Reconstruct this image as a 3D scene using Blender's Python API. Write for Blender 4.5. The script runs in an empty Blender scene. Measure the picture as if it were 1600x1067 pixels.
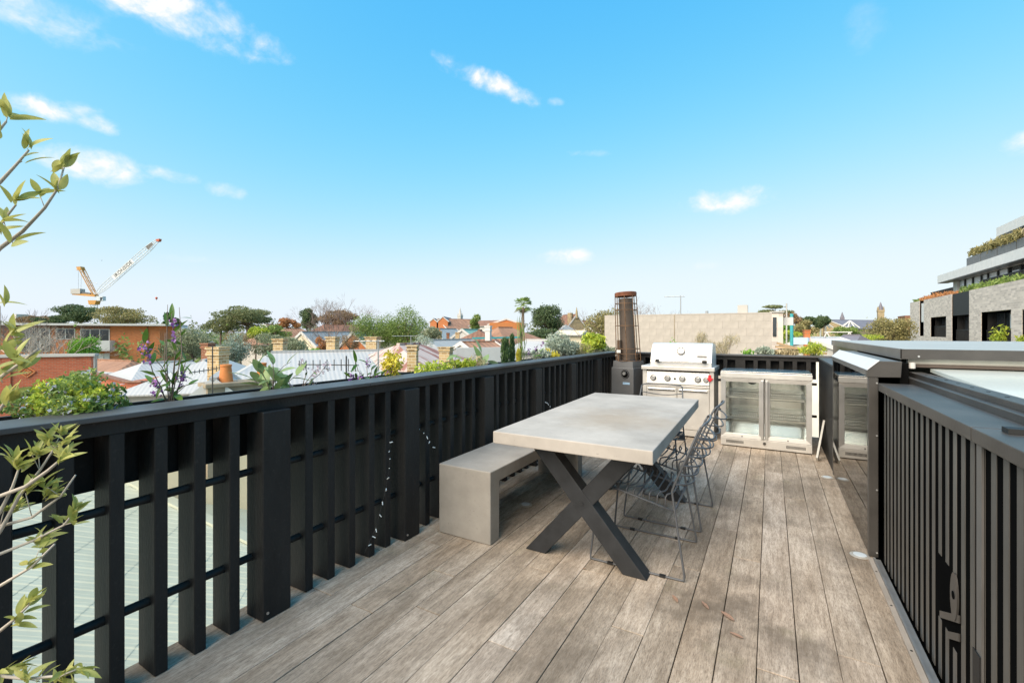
import bpy, math, random
from mathutils import Vector, Matrix
rnd = random.Random(7)
scene = bpy.context.scene
COL = scene.collection
R_ = math.radians
# ------------------------------------------------------------------ camera
EYE = 1.33; FPX = 711.1; HOR = 519.0
YAW = math.atan(404/711.)
cam_d = bpy.data.cameras.new('camera'); cam = bpy.data.objects.new('camera', cam_d); COL.objects.link(cam)
cam.location = (0, 0, EYE); cam.rotation_euler = (R_(90), 0, YAW)
cam_d.sensor_width = 36; cam_d.lens = 16; cam_d.shift_y = -(533.5-HOR)/1600.
cam_d.clip_start = 0.05; cam_d.clip_end = 9000
scene.camera = cam
FX, FY = -math.sin(YAW), math.cos(YAW); RX, RY = math.cos(YAW), math.sin(YAW)
GZ = -6.5
def at(px, py, d):
    u = (px-800)/FPX; v = (HOR-py)/FPX
    return Vector(((FX+u*RX)*d, (FY+u*RY)*d, EYE+v*d))
def atz(px, d, z):
    p = at(px, HOR, d); p.z = z; return p
# ------------------------------------------------------------------ world, sun, exposure
SUN_AZ, SUN_EL = R_(197), R_(43)
EXPOSURE = 2.15; SKY_S = .06
SKY_GRADE = ((2.0, 3.2, .86), (1.02, 2.5, .99), (.5, 4.2, 1.03))
world = bpy.data.worlds.new('World'); scene.world = world; world.use_nodes = True
def build_world():
    nt = world.node_tree; N = nt.nodes; L = nt.links; N.clear()
    out = N.new('ShaderNodeOutputWorld'); bg = N.new('ShaderNodeBackground'); bg.inputs[1].default_value = SKY_S
    L.new(bg.outputs[0], out.inputs[0])
    sky = N.new('ShaderNodeTexSky'); sky.sky_type = 'NISHITA'; sky.sun_disc = False
    sky.sun_elevation = SUN_EL; sky.sun_rotation = SUN_AZ; sky.altitude = 0
    sky.air_density = 1.0; sky.dust_density = .7; sky.ozone_density = 2.0
    tc = N.new('ShaderNodeTexCoord')
    def math_(op, a, b=None, clamp=False):
        n = N.new('ShaderNodeMath'); n.operation = op; n.use_clamp = clamp
        for i, x in enumerate((a, b)):
            if x is None: continue
            if isinstance(x, (int, float)): n.inputs[i].default_value = x
            else: L.new(x, n.inputs[i])
        return n.outputs[0]
    sep = N.new('ShaderNodeSeparateColor'); com = N.new('ShaderNodeCombineColor'); L.new(sky.outputs[0], sep.inputs[0])
    for i, (g, a, c) in enumerate(SKY_GRADE):       # soft shoulder so the horizon stays pale instead of clipping
        e = math_('POWER', math.e, math_('MULTIPLY', math_('POWER', math_('MULTIPLY', sep.outputs[i], .216), g), -a/c))
        L.new(math_('MULTIPLY', math_('SUBTRACT', 1, e), c/SKY_S/2**EXPOSURE), com.inputs[i])
    nz = N.new('ShaderNodeTexNoise'); nz.inputs['Scale'].default_value = 19; nz.inputs['Detail'].default_value = 9; nz.inputs['Roughness'].default_value = .60; nz.inputs['Distortion'].default_value = .25
    mp = N.new('ShaderNodeMapping'); mp.inputs['Scale'].default_value = (1, 1, 1.35)
    L.new(tc.outputs['Generated'], mp.inputs[0]); L.new(mp.outputs[0], nz.inputs['Vector'])
    nv = math_('SUBTRACT', nz.outputs['Fac'], .5)
    total = None
    clouds = [(255,8,170,40,.10,.95),(60,166,85,19,-.05,1),(152,193,36,15,0,.95),(150,262,68,27,0,1),(262,271,40,11,.1,.6),
              (357,300,32,13,0,.6),(762,126,84,17,.38,1),(870,160,16,7,0,.5),(1132,314,70,21,.05,1),(888,402,46,15,0,.95),
              (1100,415,26,7,0,.3),(922,240,36,6,.05,.35),(1352,45,34,34,0,.16),(1598,222,34,19,0,.9),(30,10,140,36,0,.6),(300,405,40,8,0,.25)]
    for px, py, hw, hh, tilt, den in clouds:
        D = (at(px, py, 1)-Vector((0,0,EYE))).normalized()
        r = D.cross(Vector((0,0,1))).normalized(); u = r.cross(D)
        ct, st = math.cos(tilt), math.sin(tilt)
        a = (r*ct-u*st); b = (r*st+u*ct)
        c2 = D.dot(Vector((FX, FY, 0)))
        def dot(vec, s):
            n = N.new('ShaderNodeVectorMath'); n.operation = 'DOT_PRODUCT'; n.inputs[1].default_value = vec/s
            L.new(tc.outputs['Generated'], n.inputs[0]); return n.outputs['Value']
        da = dot(a, 1.12*hw/FPX*c2); db = dot(b, 1.25*hh/FPX*c2)
        r2 = math_('ADD', math_('MULTIPLY', da, da), math_('MULTIPLY', db, db))
        m = math_('ADD', math_('SUBTRACT', .72, math_('MULTIPLY', r2, .85)), math_('MULTIPLY', nv, 2.2))
        m = math_('MULTIPLY', m, 1.15, True)
        m = math_('MULTIPLY', m, math_('GREATER_THAN', dot(D, 1), 0))
        m = math_('MULTIPLY', math_('MULTIPLY', m, m), den)
        total = m if total is None else math_('MAXIMUM', total, m)
    mix = N.new('ShaderNodeMix'); mix.data_type = 'RGBA'
    L.new(total, mix.inputs['Factor']); L.new(com.outputs[0], mix.inputs['A']); mix.inputs['B'].default_value = (*[x/SKY_S/2**EXPOSURE for x in (1.04, 1.04, 1.05)], 1)
    L.new(mix.outputs['Result'], bg.inputs[0])
build_world()
sun_d = bpy.data.lights.new('sun', 'SUN'); sun = bpy.data.objects.new('sun', sun_d); COL.objects.link(sun)
sun_d.energy = 1.5; sun_d.angle = R_(65); sun_d.color = (1, .86, .70)
sdir = Vector((math.sin(SUN_AZ)*math.cos(SUN_EL), math.cos(SUN_AZ)*math.cos(SUN_EL), math.sin(SUN_EL)))
sun.rotation_euler = sdir.to_track_quat('Z', 'Y').to_euler(); sun.location = (0, 0, 60)
vs = scene.view_settings; vs.view_transform = 'Standard'; vs.look = 'None'; vs.gamma = 1; vs.use_curve_mapping = False
vs.exposure = EXPOSURE
# ------------------------------------------------------------------ materials
MATS = {}
class NT:
    def __init__(s, name):
        s.m = bpy.data.materials.new(name); s.m.use_nodes = True
        s.t = s.m.node_tree; s.N = s.t.nodes; s.L = s.t.links
        s.b = s.N['Principled BSDF']; MATS[name] = s.m
    def new(s, t, **kw):
        n = s.N.new(t)
        for k, v in kw.items():
            if k in n.inputs: n.inputs[k].default_value = v
            else: setattr(n, k, v)
        return n
    def link(s, a, b): s.L.new(a, b)
    def coord(s, kind='Object', scale=(1,1,1), rot=(0,0,0)):
        tc = s.new('ShaderNodeTexCoord'); mp = s.new('ShaderNodeMapping')
        mp.inputs['Scale'].default_value = scale; mp.inputs['Rotation'].default_value = rot
        s.link(tc.outputs[kind], mp.inputs[0]); return mp.outputs[0]
    def noise(s, vec, scale, detail=4, rough=.55):
        n = s.new('ShaderNodeTexNoise'); n.inputs['Scale'].default_value = scale; n.inputs['Detail'].default_value = detail; n.inputs['Roughness'].default_value = rough
        if vec is not None: s.link(vec, n.inputs['Vector'])
        return n.outputs['Fac']
    def ramp(s, fac, stops):
        r = s.new('ShaderNodeValToRGB'); e = r.color_ramp.elements
        while len(e) < len(stops): e.new(.5)
        for el, (p, c) in zip(e, stops): el.position = p; el.color = (*c, 1)
        s.link(fac, r.inputs[0]); return r.outputs[0]
    def mix(s, fac, a, b, mode='MIX'):
        m = s.new('ShaderNodeMix'); m.data_type = 'RGBA'; m.blend_type = mode
        for sock, x in ((m.inputs['Factor'], fac), (m.inputs['A'], a), (m.inputs['B'], b)):
            if isinstance(x, (int, float)): sock.default_value = x
            elif isinstance(x, tuple): sock.default_value = (*x, 1)
            else: s.link(x, sock)
        return m.outputs['Result']
    def bump(s, h, strength, dist=.01):
        b = s.new('ShaderNodeBump'); b.inputs['Strength'].default_value = strength; b.inputs['Distance'].default_value = dist
        s.link(h, b.inputs['Height']); s.link(b.outputs[0], s.b.inputs['Normal'])
    def col(s, c):
        if isinstance(c, tuple): s.b.inputs['Base Color'].default_value = (*c, 1)
        else: s.link(c, s.b.inputs['Base Color'])
    def pbr(s, rough, metal=0, spec=.5):
        s.b.inputs['Roughness'].default_value = rough; s.b.inputs['Metallic'].default_value = metal
        s.b.inputs['Specular IOR Level'].default_value = spec
def sc(c, k): return tuple(min(1, x*k) for x in c)
def mat(name, c, rough=.6, metal=0, var=.12, vs=6, bump=0, bs=60, spec=.5, stretch=(1,1,1)):
    m = NT(name); v = m.coord('Object', stretch); n = m.noise(v, vs, 5)
    m.col(m.ramp(n, [(.3, sc(c, 1-var)), (.7, sc(c, 1+var))])); m.pbr(rough, metal, spec)
    if bump: m.bump(m.noise(v, bs, 4), bump)
    return m.m
def mat_wood():
    m = NT('deck_wood'); uv = m.coord('UV', (1, 1, 1)); oi = m.new('ShaderNodeObjectInfo')
    off = m.new('ShaderNodeVectorMath', operation='SCALE'); cmb = m.new('ShaderNodeCombineXYZ')
    for i in range(3): m.link(oi.outputs['Random'], cmb.inputs[i])
    m.link(cmb.outputs[0], off.inputs[0]); off.inputs['Scale'].default_value = 37
    add = m.new('ShaderNodeVectorMath', operation='ADD'); m.link(uv, add.inputs[0]); m.link(off.outputs[0], add.inputs[1])
    def st(sx, sy):
        q = m.new('ShaderNodeMapping'); q.inputs['Scale'].default_value = (sx, sy, 1); m.link(add.outputs[0], q.inputs[0]); return q.outputs[0]
    grain = m.noise(st(62, 8), 1, 9, .80); broad = m.noise(st(9, 1.3), 1, 5, .6); fine = m.noise(st(260, 38), 1, 4, .78)
    c = m.ramp(broad, [(.26, (.32, .26, .20)), (.5, (.515, .44, .36)), (.74, (.655, .58, .495))])
    c = m.mix(m.ramp(grain, [(.36, (0,0,0)), (.58, (1,1,1))]), m.mix(.55, c, (.115, .085, .06)), c)
    c = m.mix(m.ramp(fine, [(.38, (1,1,1)), (.52, (0,0,0))]), c, m.mix(.48, c, (.10, .075, .055)))
    tint = m.ramp(oi.outputs['Random'], [(0, (.78, .765, .74)), (.35, (1.0, .985, .97)), (.7, (.90, .855, .80)), (1, (1.1, 1.1, 1.12))])
    c = m.mix(1, c, tint, 'MULTIPLY')
    geo = m.new('ShaderNodeNewGeometry')
    stn = m.noise(geo.outputs['Position'], 1.7, 6, .66)
    c = m.mix(m.ramp(stn, [(.47, (0,0,0)), (.62, (.8,.8,.8))]), c, m.mix(.58, c, (.12, .10, .078)))
    for (sx, sy), rad, k in (((-.22, 2.42), .34, .9), ((.12, 2.25), .2, .75), ((-.75, 1.75), .3, .5), ((-.30, 3.35), .25, .45), ((.28, 1.9), .22, .6)):
        dn = m.new('ShaderNodeVectorMath', operation='DISTANCE'); m.link(geo.outputs['Position'], dn.inputs[0]); dn.inputs[1].default_value = (sx, sy, 0)
        ma = m.new('ShaderNodeMath', operation='MULTIPLY_ADD'); m.link(m.noise(geo.outputs['Position'], 7, 5, .65), ma.inputs[0]); ma.inputs[1].default_value = rad*2.2; m.link(dn.outputs['Value'], ma.inputs[2])
        c = m.mix(m.ramp(ma.outputs[0], [(rad*1.15, (k*.9,)*3), (rad*2.0, (0,0,0))]), c, (.125, .102, .08))
    gm = m.noise(geo.outputs['Position'], 3.3, 4, .6)
    c = m.mix(m.ramp(gm, [(.60, (0,0,0)), (.76, (.4,.4,.4))]), c, (.20, .185, .11))
    m.col(c); m.pbr(.85, 0, .12)
    hh = m.new('ShaderNodeMath', operation='ADD'); m.link(grain, hh.inputs[0]); m.link(fine, hh.inputs[1])
    m.bump(hh.outputs[0], .45, .004); return m.m
def mat_brick(name, c1, c2, mortar, bw=.24, rh=.086, ms=.012, bump=.4, rough=.85, dirt=.25):
    m = NT(name); uv = m.coord('UV'); b = m.new('ShaderNodeTexBrick')
    b.inputs['Scale'].default_value = 1; b.inputs['Brick Width'].default_value = bw; b.inputs['Row Height'].default_value = rh
    b.inputs['Mortar Size'].default_value = ms; b.inputs['Bias'].default_value = 0
    b.inputs['Color1'].default_value = (*c1, 1); b.inputs['Color2'].default_value = (*c2, 1); b.inputs['Mortar'].default_value = (*mortar, 1)
    m.link(uv, b.inputs['Vector'])
    n = m.noise(m.coord('Object'), 1.1, 5); c = m.mix(m.ramp(n, [(.4, (0,0,0)), (.75, (dirt,)*3)]), b.outputs['Color'], sc(c1, .55))
    m.col(c); m.pbr(rough, 0, .25); m.bump(b.outputs['Fac'], -bump, .006); return m.m
def mat_ribs(name, c, period, rough=.5, metal=0, var=.1, rust=None, rows=0, strength=.5):
    m = NT(name); uv = m.coord('UV'); n = m.noise(m.coord('UV', (1, .35, 1)), 1.3, 6, .65)
    cc = m.ramp(n, [(.3, sc(c, 1-var)), (.7, sc(c, 1+var))])
    if rust:
        rn = m.noise(m.coord('UV', (1.6, .22, 1)), 1.0, 5, .7)
        cc = m.mix(m.ramp(rn, [(rust[1], (0,0,0)), (rust[1]+.07, (1,1,1))]), cc, rust[0])
    w = m.new('ShaderNodeTexWave', wave_type='BANDS', bands_direction='X', wave_profile='SIN')
    w.inputs['Scale'].default_value = math.pi*2/period/20.; m.link(uv, w.inputs['Vector'])
    h = w.outputs['Fac']
    if rows:
        w2 = m.new('ShaderNodeTexWave', wave_type='BANDS', bands_direction='Y', wave_profile='SAW')
        w2.inputs['Scale'].default_value = math.pi*2/rows/20.; m.link(uv, w2.inputs['Vector'])
        a = m.new('ShaderNodeMath', operation='ADD'); m.link(h, a.inputs[0]); m.link(w2.outputs['Fac'], a.inputs[1]); h = a.outputs[0]
    m.col(cc); m.pbr(rough, metal, .4); m.bump(h, strength, .03); return m.m
def mat_leaf(name, c, var=.35, hue2=None, trans=.3, rough=.55):
    m = NT(name); g = m.new('ShaderNodeNewGeometry'); c2 = hue2 or sc(c, 1.35)
    col = m.ramp(g.outputs['Random Per Island'], [(0, sc(c, 1-var)), (.5, c), (1, c2)])
    m.col(col); m.pbr(rough, 0, .35)
    t = m.new('ShaderNodeBsdfTranslucent'); m.link(col, t.inputs[0])
    mx = m.new('ShaderNodeMixShader'); mx.inputs[0].default_value = trans
    m.link(m.b.outputs[0], mx.inputs[1]); m.link(t.outputs[0], mx.inputs[2])
    m.link(mx.outputs[0], m.N['Material Output'].inputs[0]); return m.m
def mat_leaf_obj(name, c, c2, rough=.4, trans=.3):
    m = NT(name); oi = m.new('ShaderNodeObjectInfo'); n = m.noise(m.coord('Object'), 30, 3)
    col = m.mix(oi.outputs['Random'], c, c2); col = m.mix(m.ramp(n, [(.4, (0,0,0)), (.7, (.3,.3,.3))]), col, sc(c, .6))
    m.col(col); m.pbr(rough, 0, .4)
    t = m.new('ShaderNodeBsdfTranslucent'); m.link(col, t.inputs[0])
    mx = m.new('ShaderNodeMixShader'); mx.inputs[0].default_value = trans
    m.link(m.b.outputs[0], mx.inputs[1]); m.link(t.outputs[0], mx.inputs[2])
    m.link(mx.outputs[0], m.N['Material Output'].inputs[0]); return m.m
def mat_glass(name, tint=(.96, .98, .97), rough=.01, dirt=.06):
    m = NT(name); N = m
    tr = m.new('ShaderNodeBsdfTransparent'); tr.inputs[0].default_value = (*tint, 1)
    gl = m.new('ShaderNodeBsdfGlossy'); gl.inputs['Roughness'].default_value = rough
    fr = m.new('ShaderNodeFresnel'); fr.inputs['IOR'].default_value = 1.5
    mx = m.new('ShaderNodeMixShader'); m.link(fr.outputs[0], mx.inputs[0]); m.link(tr.outputs[0], mx.inputs[1]); m.link(gl.outputs[0], mx.inputs[2])
    df = m.new('ShaderNodeBsdfDiffuse'); df.inputs[0].default_value = (.6, .6, .58, 1)
    m2 = m.new('ShaderNodeMixShader'); n = m.noise(m.coord('Object'), 5, 6, .7)
    m.link(m.ramp(n, [(.45, (0,0,0)), (.8, (dirt,)*3)]), m2.inputs[0]); m.link(mx.outputs[0], m2.inputs[1]); m.link(df.outputs[0], m2.inputs[2])
    m.link(m2.outputs[0], m.N['Material Output'].inputs[0]); return m.m
def mat_steel(name, c, rough, stretch, var=.06, metal=1):
    m = NT(name); v = m.coord('Object', stretch); n = m.noise(v, 40, 4); n2 = m.noise(m.coord('Object'), 4, 6, .65)
    cc = m.ramp(n2, [(.3, sc(c, 1-var*1.6)), (.7, sc(c, 1+var))]); m.col(cc); m.pbr(rough, metal, .5)
    rr = m.new('ShaderNodeMapRange'); rr.inputs['To Min'].default_value = rough*.75; rr.inputs['To Max'].default_value = rough*1.5
    m.link(n2, rr.inputs[0]); m.link(rr.outputs[0], m.b.inputs['Roughness']); m.bump(n, .06, .002); return m.m
def mat_concrete(name, c, stain=None):
    m = NT(name); v = m.coord('Object'); a = m.noise(v, 2.2, 6, .6); b = m.noise(v, 14, 5, .6); f = m.noise(v, 160, 3, .6)
    col = m.ramp(a, [(.28, sc(c, .72)), (.5, c), (.72, sc(c, 1.2))]); col = m.mix(m.ramp(b, [(.35, (.25,)*3), (.65, (0,0,0))]), col, sc(c, .78))
    if stain:
        g = m.new('ShaderNodeVectorMath', operation='DISTANCE'); m.link(v, g.inputs[0]); g.inputs[1].default_value = stain
        ad = m.new('ShaderNodeMath', operation='MULTIPLY_ADD'); m.link(m.noise(v, 3.5, 5, .6), ad.inputs[0]); ad.inputs[1].default_value = .9; m.link(g.outputs['Value'], ad.inputs[2])
        col = m.mix(m.ramp(ad.outputs[0], [(.45, (.55,)*3), (.95, (0,0,0))]), col, (.33, .25, .17))
    col = m.mix(m.ramp(m.noise(v, 75, 2, .4), [(.70, (0,0,0)), (.75, (.4,.4,.4))]), col, sc(c, .45)); m.col(col); m.pbr(.75, 0, .14); hh = m.new('ShaderNodeMath', operation='ADD'); m.link(b, hh.inputs[0]); m.link(f, hh.inputs[1]); m.bump(hh.outputs[0], .12, .004); return m.m
WOOD = mat_wood()
def mat_black():
    m = NT('black_paint'); v = m.coord('Object', (1, 1, .35)); a = m.noise(v, 6, 6, .65); b = m.noise(m.coord('Object'), 45, 4, .7)
    c = m.ramp(a, [(.3, (.015, .0145, .0145)), (.7, (.027, .026, .025))]); c = m.mix(m.ramp(b, [(.58, (0,0,0)), (.78, (.5,.5,.5))]), c, (.06, .055, .05))
    m.col(c); m.pbr(.55, 0, .24); m.bump(m.noise(v, 90, 4), .2); return m.m
BLK = mat_black()
BLKCAP = mat('charcoal_cap', (.062, .06, .06), .45, var=.25, vs=5, bump=.08, bs=90)
CHAR = mat('charcoal_metal', (.052, .048, .044), .4, var=.25, vs=5, bump=.05, bs=60)
GREYM = mat('grey_metal', (.125, .12, .114), .42, var=.2, vs=3, bump=.05, bs=40)
RIBF = mat('skylit_rib', (.10, .093, .083), .5, var=.45, vs=9, bump=.1, bs=60, stretch=(1,1,.12))  # grey-brown of sky light on black ribs, put into the colour
DARK = mat('dark_void', (.006, .006, .006), 1.0, var=.1, spec=0)
CONC = mat_concrete('concrete_bench', (.34, .315, .28)); CONCT = mat_concrete('concrete_table', (.415, .38, .34), (.12, -.22, .75))
LEGM = mat('blackened_steel', (.022, .024, .027), .5, var=.3, vs=12, bump=.1, bs=80)
WIREM = mat('grey_powdercoat', (.085, .09, .098), .45, var=.12, vs=20)
STEEL = mat_steel('stainless', (.66, .64, .60), .32, (1, 1, 14), .08, .55); STEELH = mat_steel('stainless_top', (.66, .655, .65), .22, (14, 1, 1))
STEELD = mat_steel('stainless_frame', (.56, .55, .53), .28, (1, 1, 10), .08, .7); CHROME = mat_steel('chrome', (.75, .74, .72), .16, (1,1,1))
ALU = mat('aluminium', (.55, .55, .54), .38, .8, var=.15, vs=10)
INTER = mat('fridge_lining', (.90, .90, .87), .10, .97, var=.05, vs=4, bump=.04, bs=5)
WIREW = mat('chrome_wire', (.6, .6, .58), .3, .7, var=.05)
GLASS = mat_glass('clear_glass'); GLASSD = mat_glass('tinted_glass', (.16, .2, .19), .012, .05)
RUST = mat('rusted_steel', (.15, .085, .045), .75, .2, var=.45, vs=18, bump=.3, bs=70); RUSTC = mat('rust_cap', (.17, .062, .03), .85, .1, var=.4, vs=14, bump=.3)
TUBEM = mat('sooty_tube', (.105, .078, .06), .6, .4, var=.3, vs=6, stretch=(1,1,.3))
HEATB = mat('heater_box', (.13, .133, .138), .45, .3, var=.1, vs=4)
WHITE = mat('white_paint', (.60, .585, .555), .55, var=.05, vs=3, bump=.03)
CREAM = mat('cream_paint', (.70, .62, .45), .7, var=.08, vs=3); ORNG = mat('terracotta_pot', (.55, .19, .05), .75, var=.15, vs=6, bump=.1)
RED = mat('red_enamel', (.5, .02, .03), .35, var=.08); BLUE = mat('blue_label', (.25, .38, .52), .5, var=.3, vs=60)
PLASTIC = mat('black_rubber', (.01, .01, .01), .6, var=.1)
LED = mat('white_bulb', (.8, .82, .8), .25, var=.03)
ROOFW = mat_ribs('white_corrugated', (.44, .435, .425), .16, .45, 0, .08, strength=.22); ROOFG = mat_ribs('grey_corrugated', (.34, .335, .325), .16, .45, 0, .1, strength=.25)
ROOFGR = mat('green_sheet', (.41, .43, .345), .55, var=.09, vs=1.2, bump=.02, spec=.25); ROOFGN = mat_ribs('green_corrugated', (.25, .42, .33), .2, .5, 0, .1)
RRUST = mat_ribs('rusty_red_corrugated', (.50, .40, .36), .3, .6, 0, .15, ((.27, .12, .085), .50), strength=.4)
RRUST2 = mat_ribs('patchy_rust_corrugated', (.58, .59, .60), .25, .55, 0, .1, ((.27, .11, .06), .58), strength=.3)
TILE = mat_ribs('terracotta_tiles', (.30, .165, .105), .3, .8, 0, .35, ((.20, .10, .07), .60), .33, .7); TILEB = mat_ribs('brown_tiles', (.24, .125, .085), .3, .8, 0, .35, None, .33, .7)
SLATE = mat_ribs('slate_roof', (.17, .16, .185), .3, .6, 0, .15, None, .3, .3)
BRKO = mat_brick('orange_brick', (.70, .21, .06), (.56, .155, .045), (.44, .27, .16), dirt=.3); BRKR = mat_brick('red_brick', (.50, .125, .06), (.37, .085, .042), (.36, .2, .13), dirt=.15)
BRKC = mat_brick('cream_brick', (.56, .40, .20), (.30, .19, .09), (.60, .50, .34), .24, .1, .014, .6); BRKB = mat_brick('brown_brick', (.24, .085, .04), (.19, .07, .035), (.3, .2, .14))
BRKG = mat_brick('pale_grey_brick', (.76, .66, .57), (.50, .43, .375), (.68, .61, .54), .42, .15, .014, .4, dirt=.1)
STONE = mat_brick('sandstone', (.40, .31, .17), (.28, .22, .13), (.36, .3, .2), .5, .28, .02)
BLOCKM = mat('painted_block', (.42, .38, .335), .8, var=.1, vs=5, bump=.15, bs=50)
BOARDS = mat_ribs('cream_weatherboard', (.66, .57, .40), 9., .6, 0, .05, None, .16, .5)
RENDER = mat('pale_render', (.48, .46, .425), .8, var=.07, vs=1.2, bump=.05); PANEL = mat('pale_panel', (.74, .72, .69), .5, var=.07, vs=2.5)
OLDCON = mat_concrete('weathered_render', (.30, .25, .18)); TIMB = mat('old_timber', (.36, .25, .14), .8, var=.3, vs=3, stretch=(1,1,8))
PANE = mat('window_dark', (.035, .04, .045), .06, var=.3, vs=.8, spec=.8); CURT = mat('window_blind', (.58, .62, .64), .3, var=.1, vs=2, stretch=(4,4,.2), spec=.8)
TEAL = mat('teal_paint', (.05, .36, .38), .5, var=.1); CRANEO = mat('crane_orange', (.55, .27, .06), .5, var=.1); CRANEW = mat('crane_white', (.72, .72, .71), .5, var=.05)
BARK = mat('bark', (.16, .12, .09), .9, var=.35, vs=8, bump=.3, bs=20); BARKP = mat('pale_bark', (.42, .37, .31), .85, var=.25, vs=6); TWIG = mat('twig', (.20, .15, .125), .9, var=.3, vs=3)
PALEM = mat('galvanised', (.42, .43, .43), .4, .5, var=.1)
GROUND = mat('ground_cover', (.13, .14, .08), .95, var=.5, vs=.05); SOIL = mat('soil', (.05, .035, .025), .95, var=.4, vs=20, bump=.5)
LEAFDRY = mat('dry_leaf', (.27, .165, .11), .6, var=.3, vs=30)
# ------------------------------------------------------------------ mesh helpers
class MB:
    def __init__(s): s.v = []; s.f = []
    def add(s, vs, fs):
        o = len(s.v); s.v += [tuple(v) for v in vs]; s.f += [tuple(i+o for i in f) for f in fs]; return s
    def box(s, x0, x1, y0, y1, z0, z1):
        return s.add([(x0,y0,z0),(x1,y0,z0),(x1,y1,z0),(x0,y1,z0),(x0,y0,z1),(x1,y0,z1),(x1,y1,z1),(x0,y1,z1)],
                     [(0,3,2,1),(4,5,6,7),(0,1,5,4),(1,2,6,5),(2,3,7,6),(3,0,4,7)])
    def bar(s, p0, p1, w, h, up=(0,0,1)):
        p0 = Vector(p0); p1 = Vector(p1); d = (p1-p0).normalized(); u = Vector(up)
        if abs(d.dot(u)) > .99: u = Vector((1,0,0))
        a = d.cross(u).normalized()*w/2; b = a.cross(d).normalized()*h/2
        vs = [p+q for p in (p0, p1) for q in (-a-b, a-b, a+b, -a+b)]
        return s.add(vs, [(0,1,2,3),(7,6,5,4),(0,4,5,1),(1,5,6,2),(2,6,7,3),(3,7,4,0)])
    def extr(s, pts, vec):
        pts = [Vector(p) for p in pts]; n = len(pts); vec = Vector(vec)
        vs = pts+[p+vec for p in pts]
        nrm = Vector((0,0,0))
        for i in range(n): nrm += pts[i].cross(pts[(i+1) % n])
        fl = nrm.dot(vec) > 0
        fs = [tuple(range(n))[::-1] if fl else tuple(range(n)), tuple(range(n, 2*n)) if fl else tuple(range(n, 2*n))[::-1]]
        for i in range(n):
            j = (i+1) % n; q = (i, j, j+n, i+n); fs.append(q if fl else q[::-1])
        return s.add(vs, fs)
    def tube(s, pts, r, n=8, closed=False):
        pts = [Vector(p) for p in pts]; m = len(pts); rings = []; prev = None
        rs = r if isinstance(r, (list, tuple)) else [r]*m
        for i, p in enumerate(pts):
            a = pts[i-1] if (i > 0 or closed) else p; b = pts[(i+1) % m] if (i < m-1 or closed) else p
            d = (b-a).normalized()
            if prev is None:
                u = Vector((0,0,1)) if abs(d.z) < .9 else Vector((1,0,0)); x = d.cross(u).normalized()
            else: x = (prev-d*prev.dot(d)).normalized()
            prev = x; y = d.cross(x)
            rings.append([p+(x*math.cos(t)+y*math.sin(t))*rs[i] for t in [2*math.pi*k/n for k in range(n)]])
        vs = [v for q in rings for v in q]; fs = []
        for i in range(m if closed else m-1):
            for k in range(n):
                j = (i+1) % m; fs.append((i*n+k, i*n+(k+1) % n, j*n+(k+1) % n, j*n+k))
        if not closed: fs.append(tuple(range(n))[::-1]); fs.append(tuple((m-1)*n+k for k in range(n)))
        return s.add(vs, fs)
    def cyl(s, p0, p1, r0, r1=None, n=16): return s.tube([p0, p1], [r0, r0 if r1 is None else r1], n)
    def lathe(s, prof, c=(0,0,0), n=20):
        c = Vector(c); vs = []; fs = []
        for r, z in prof:
            for k in range(n): t = 2*math.pi*k/n; vs.append(c+Vector((r*math.cos(t), r*math.sin(t), z)))
        for i in range(len(prof)-1):
            for k in range(n): fs.append((i*n+k, i*n+(k+1) % n, (i+1)*n+(k+1) % n, (i+1)*n+k))
        fs.append(tuple(range(n))[::-1]); fs.append(tuple((len(prof)-1)*n+k for k in range(n)))
        return s.add(vs, fs)
    def mesh(s, name, off=None):
        me = bpy.data.meshes.new(name)
        vs = s.v if off is None else [(v[0]-off[0], v[1]-off[1], v[2]-off[2]) for v in s.v]
        me.from_pydata(vs, [], s.f); me.update()
        if len(s.f) < 30000:
            uv = me.uv_layers.new(name='UVMap'); data = [0.]*(2*len(me.loops))
            for p in me.polygons:
                n = p.normal
                if abs(n.z) > .995: u = Vector((1,0,0)); w = Vector((0,1,0))
                else: u = Vector((-n.y, n.x, 0)).normalized(); w = n.cross(u)
                for li in p.loop_indices:
                    q = Vector(s.v[me.loops[li].vertex_index]); data[2*li] = q.dot(u); data[2*li+1] = q.dot(w)
            uv.data.foreach_set('uv', data)
        return me
    def build(s, name, m, parent=None, smooth=False, bevel=0, local=False):
        off = None
        if parent is not None and not local: off = wloc(parent)
        me = s.mesh(name, off); me.materials.append(m)
        o = bpy.data.objects.new(name, me); COL.objects.link(o)
        if parent is not None: o.parent = parent
        if smooth:
            me.polygons.foreach_set('use_smooth', [True]*len(me.polygons))
            if smooth != 'all': me.set_sharp_from_angle(angle=R_(40))
        if bevel:
            b = o.modifiers.new('bevel', 'BEVEL'); b.width = bevel; b.segments = 2; b.limit_method = 'ANGLE'
        return o
def wloc(o):
    v = Vector(o.location)
    while o.parent: o = o.parent; v += o.location
    return v
def tag(o, label, cat, group=None):
    o['label'] = label; o['category'] = cat
    if group: o['group'] = group
    return o
def thing(name, label, cat, loc=(0,0,0), rz=0, group=None):
    o = bpy.data.objects.new(name, None); COL.objects.link(o); o.empty_display_size = .1
    o.location = loc; o.rotation_euler = (0, 0, rz); return tag(o, label, cat, group)
def struct(o): o['kind'] = 'structure'; return o
def inst(src, name, parent, mtx):
    o = bpy.data.objects.new(name, src); COL.objects.link(o); o.parent = parent; o.matrix_basis = mtx; return o
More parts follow.
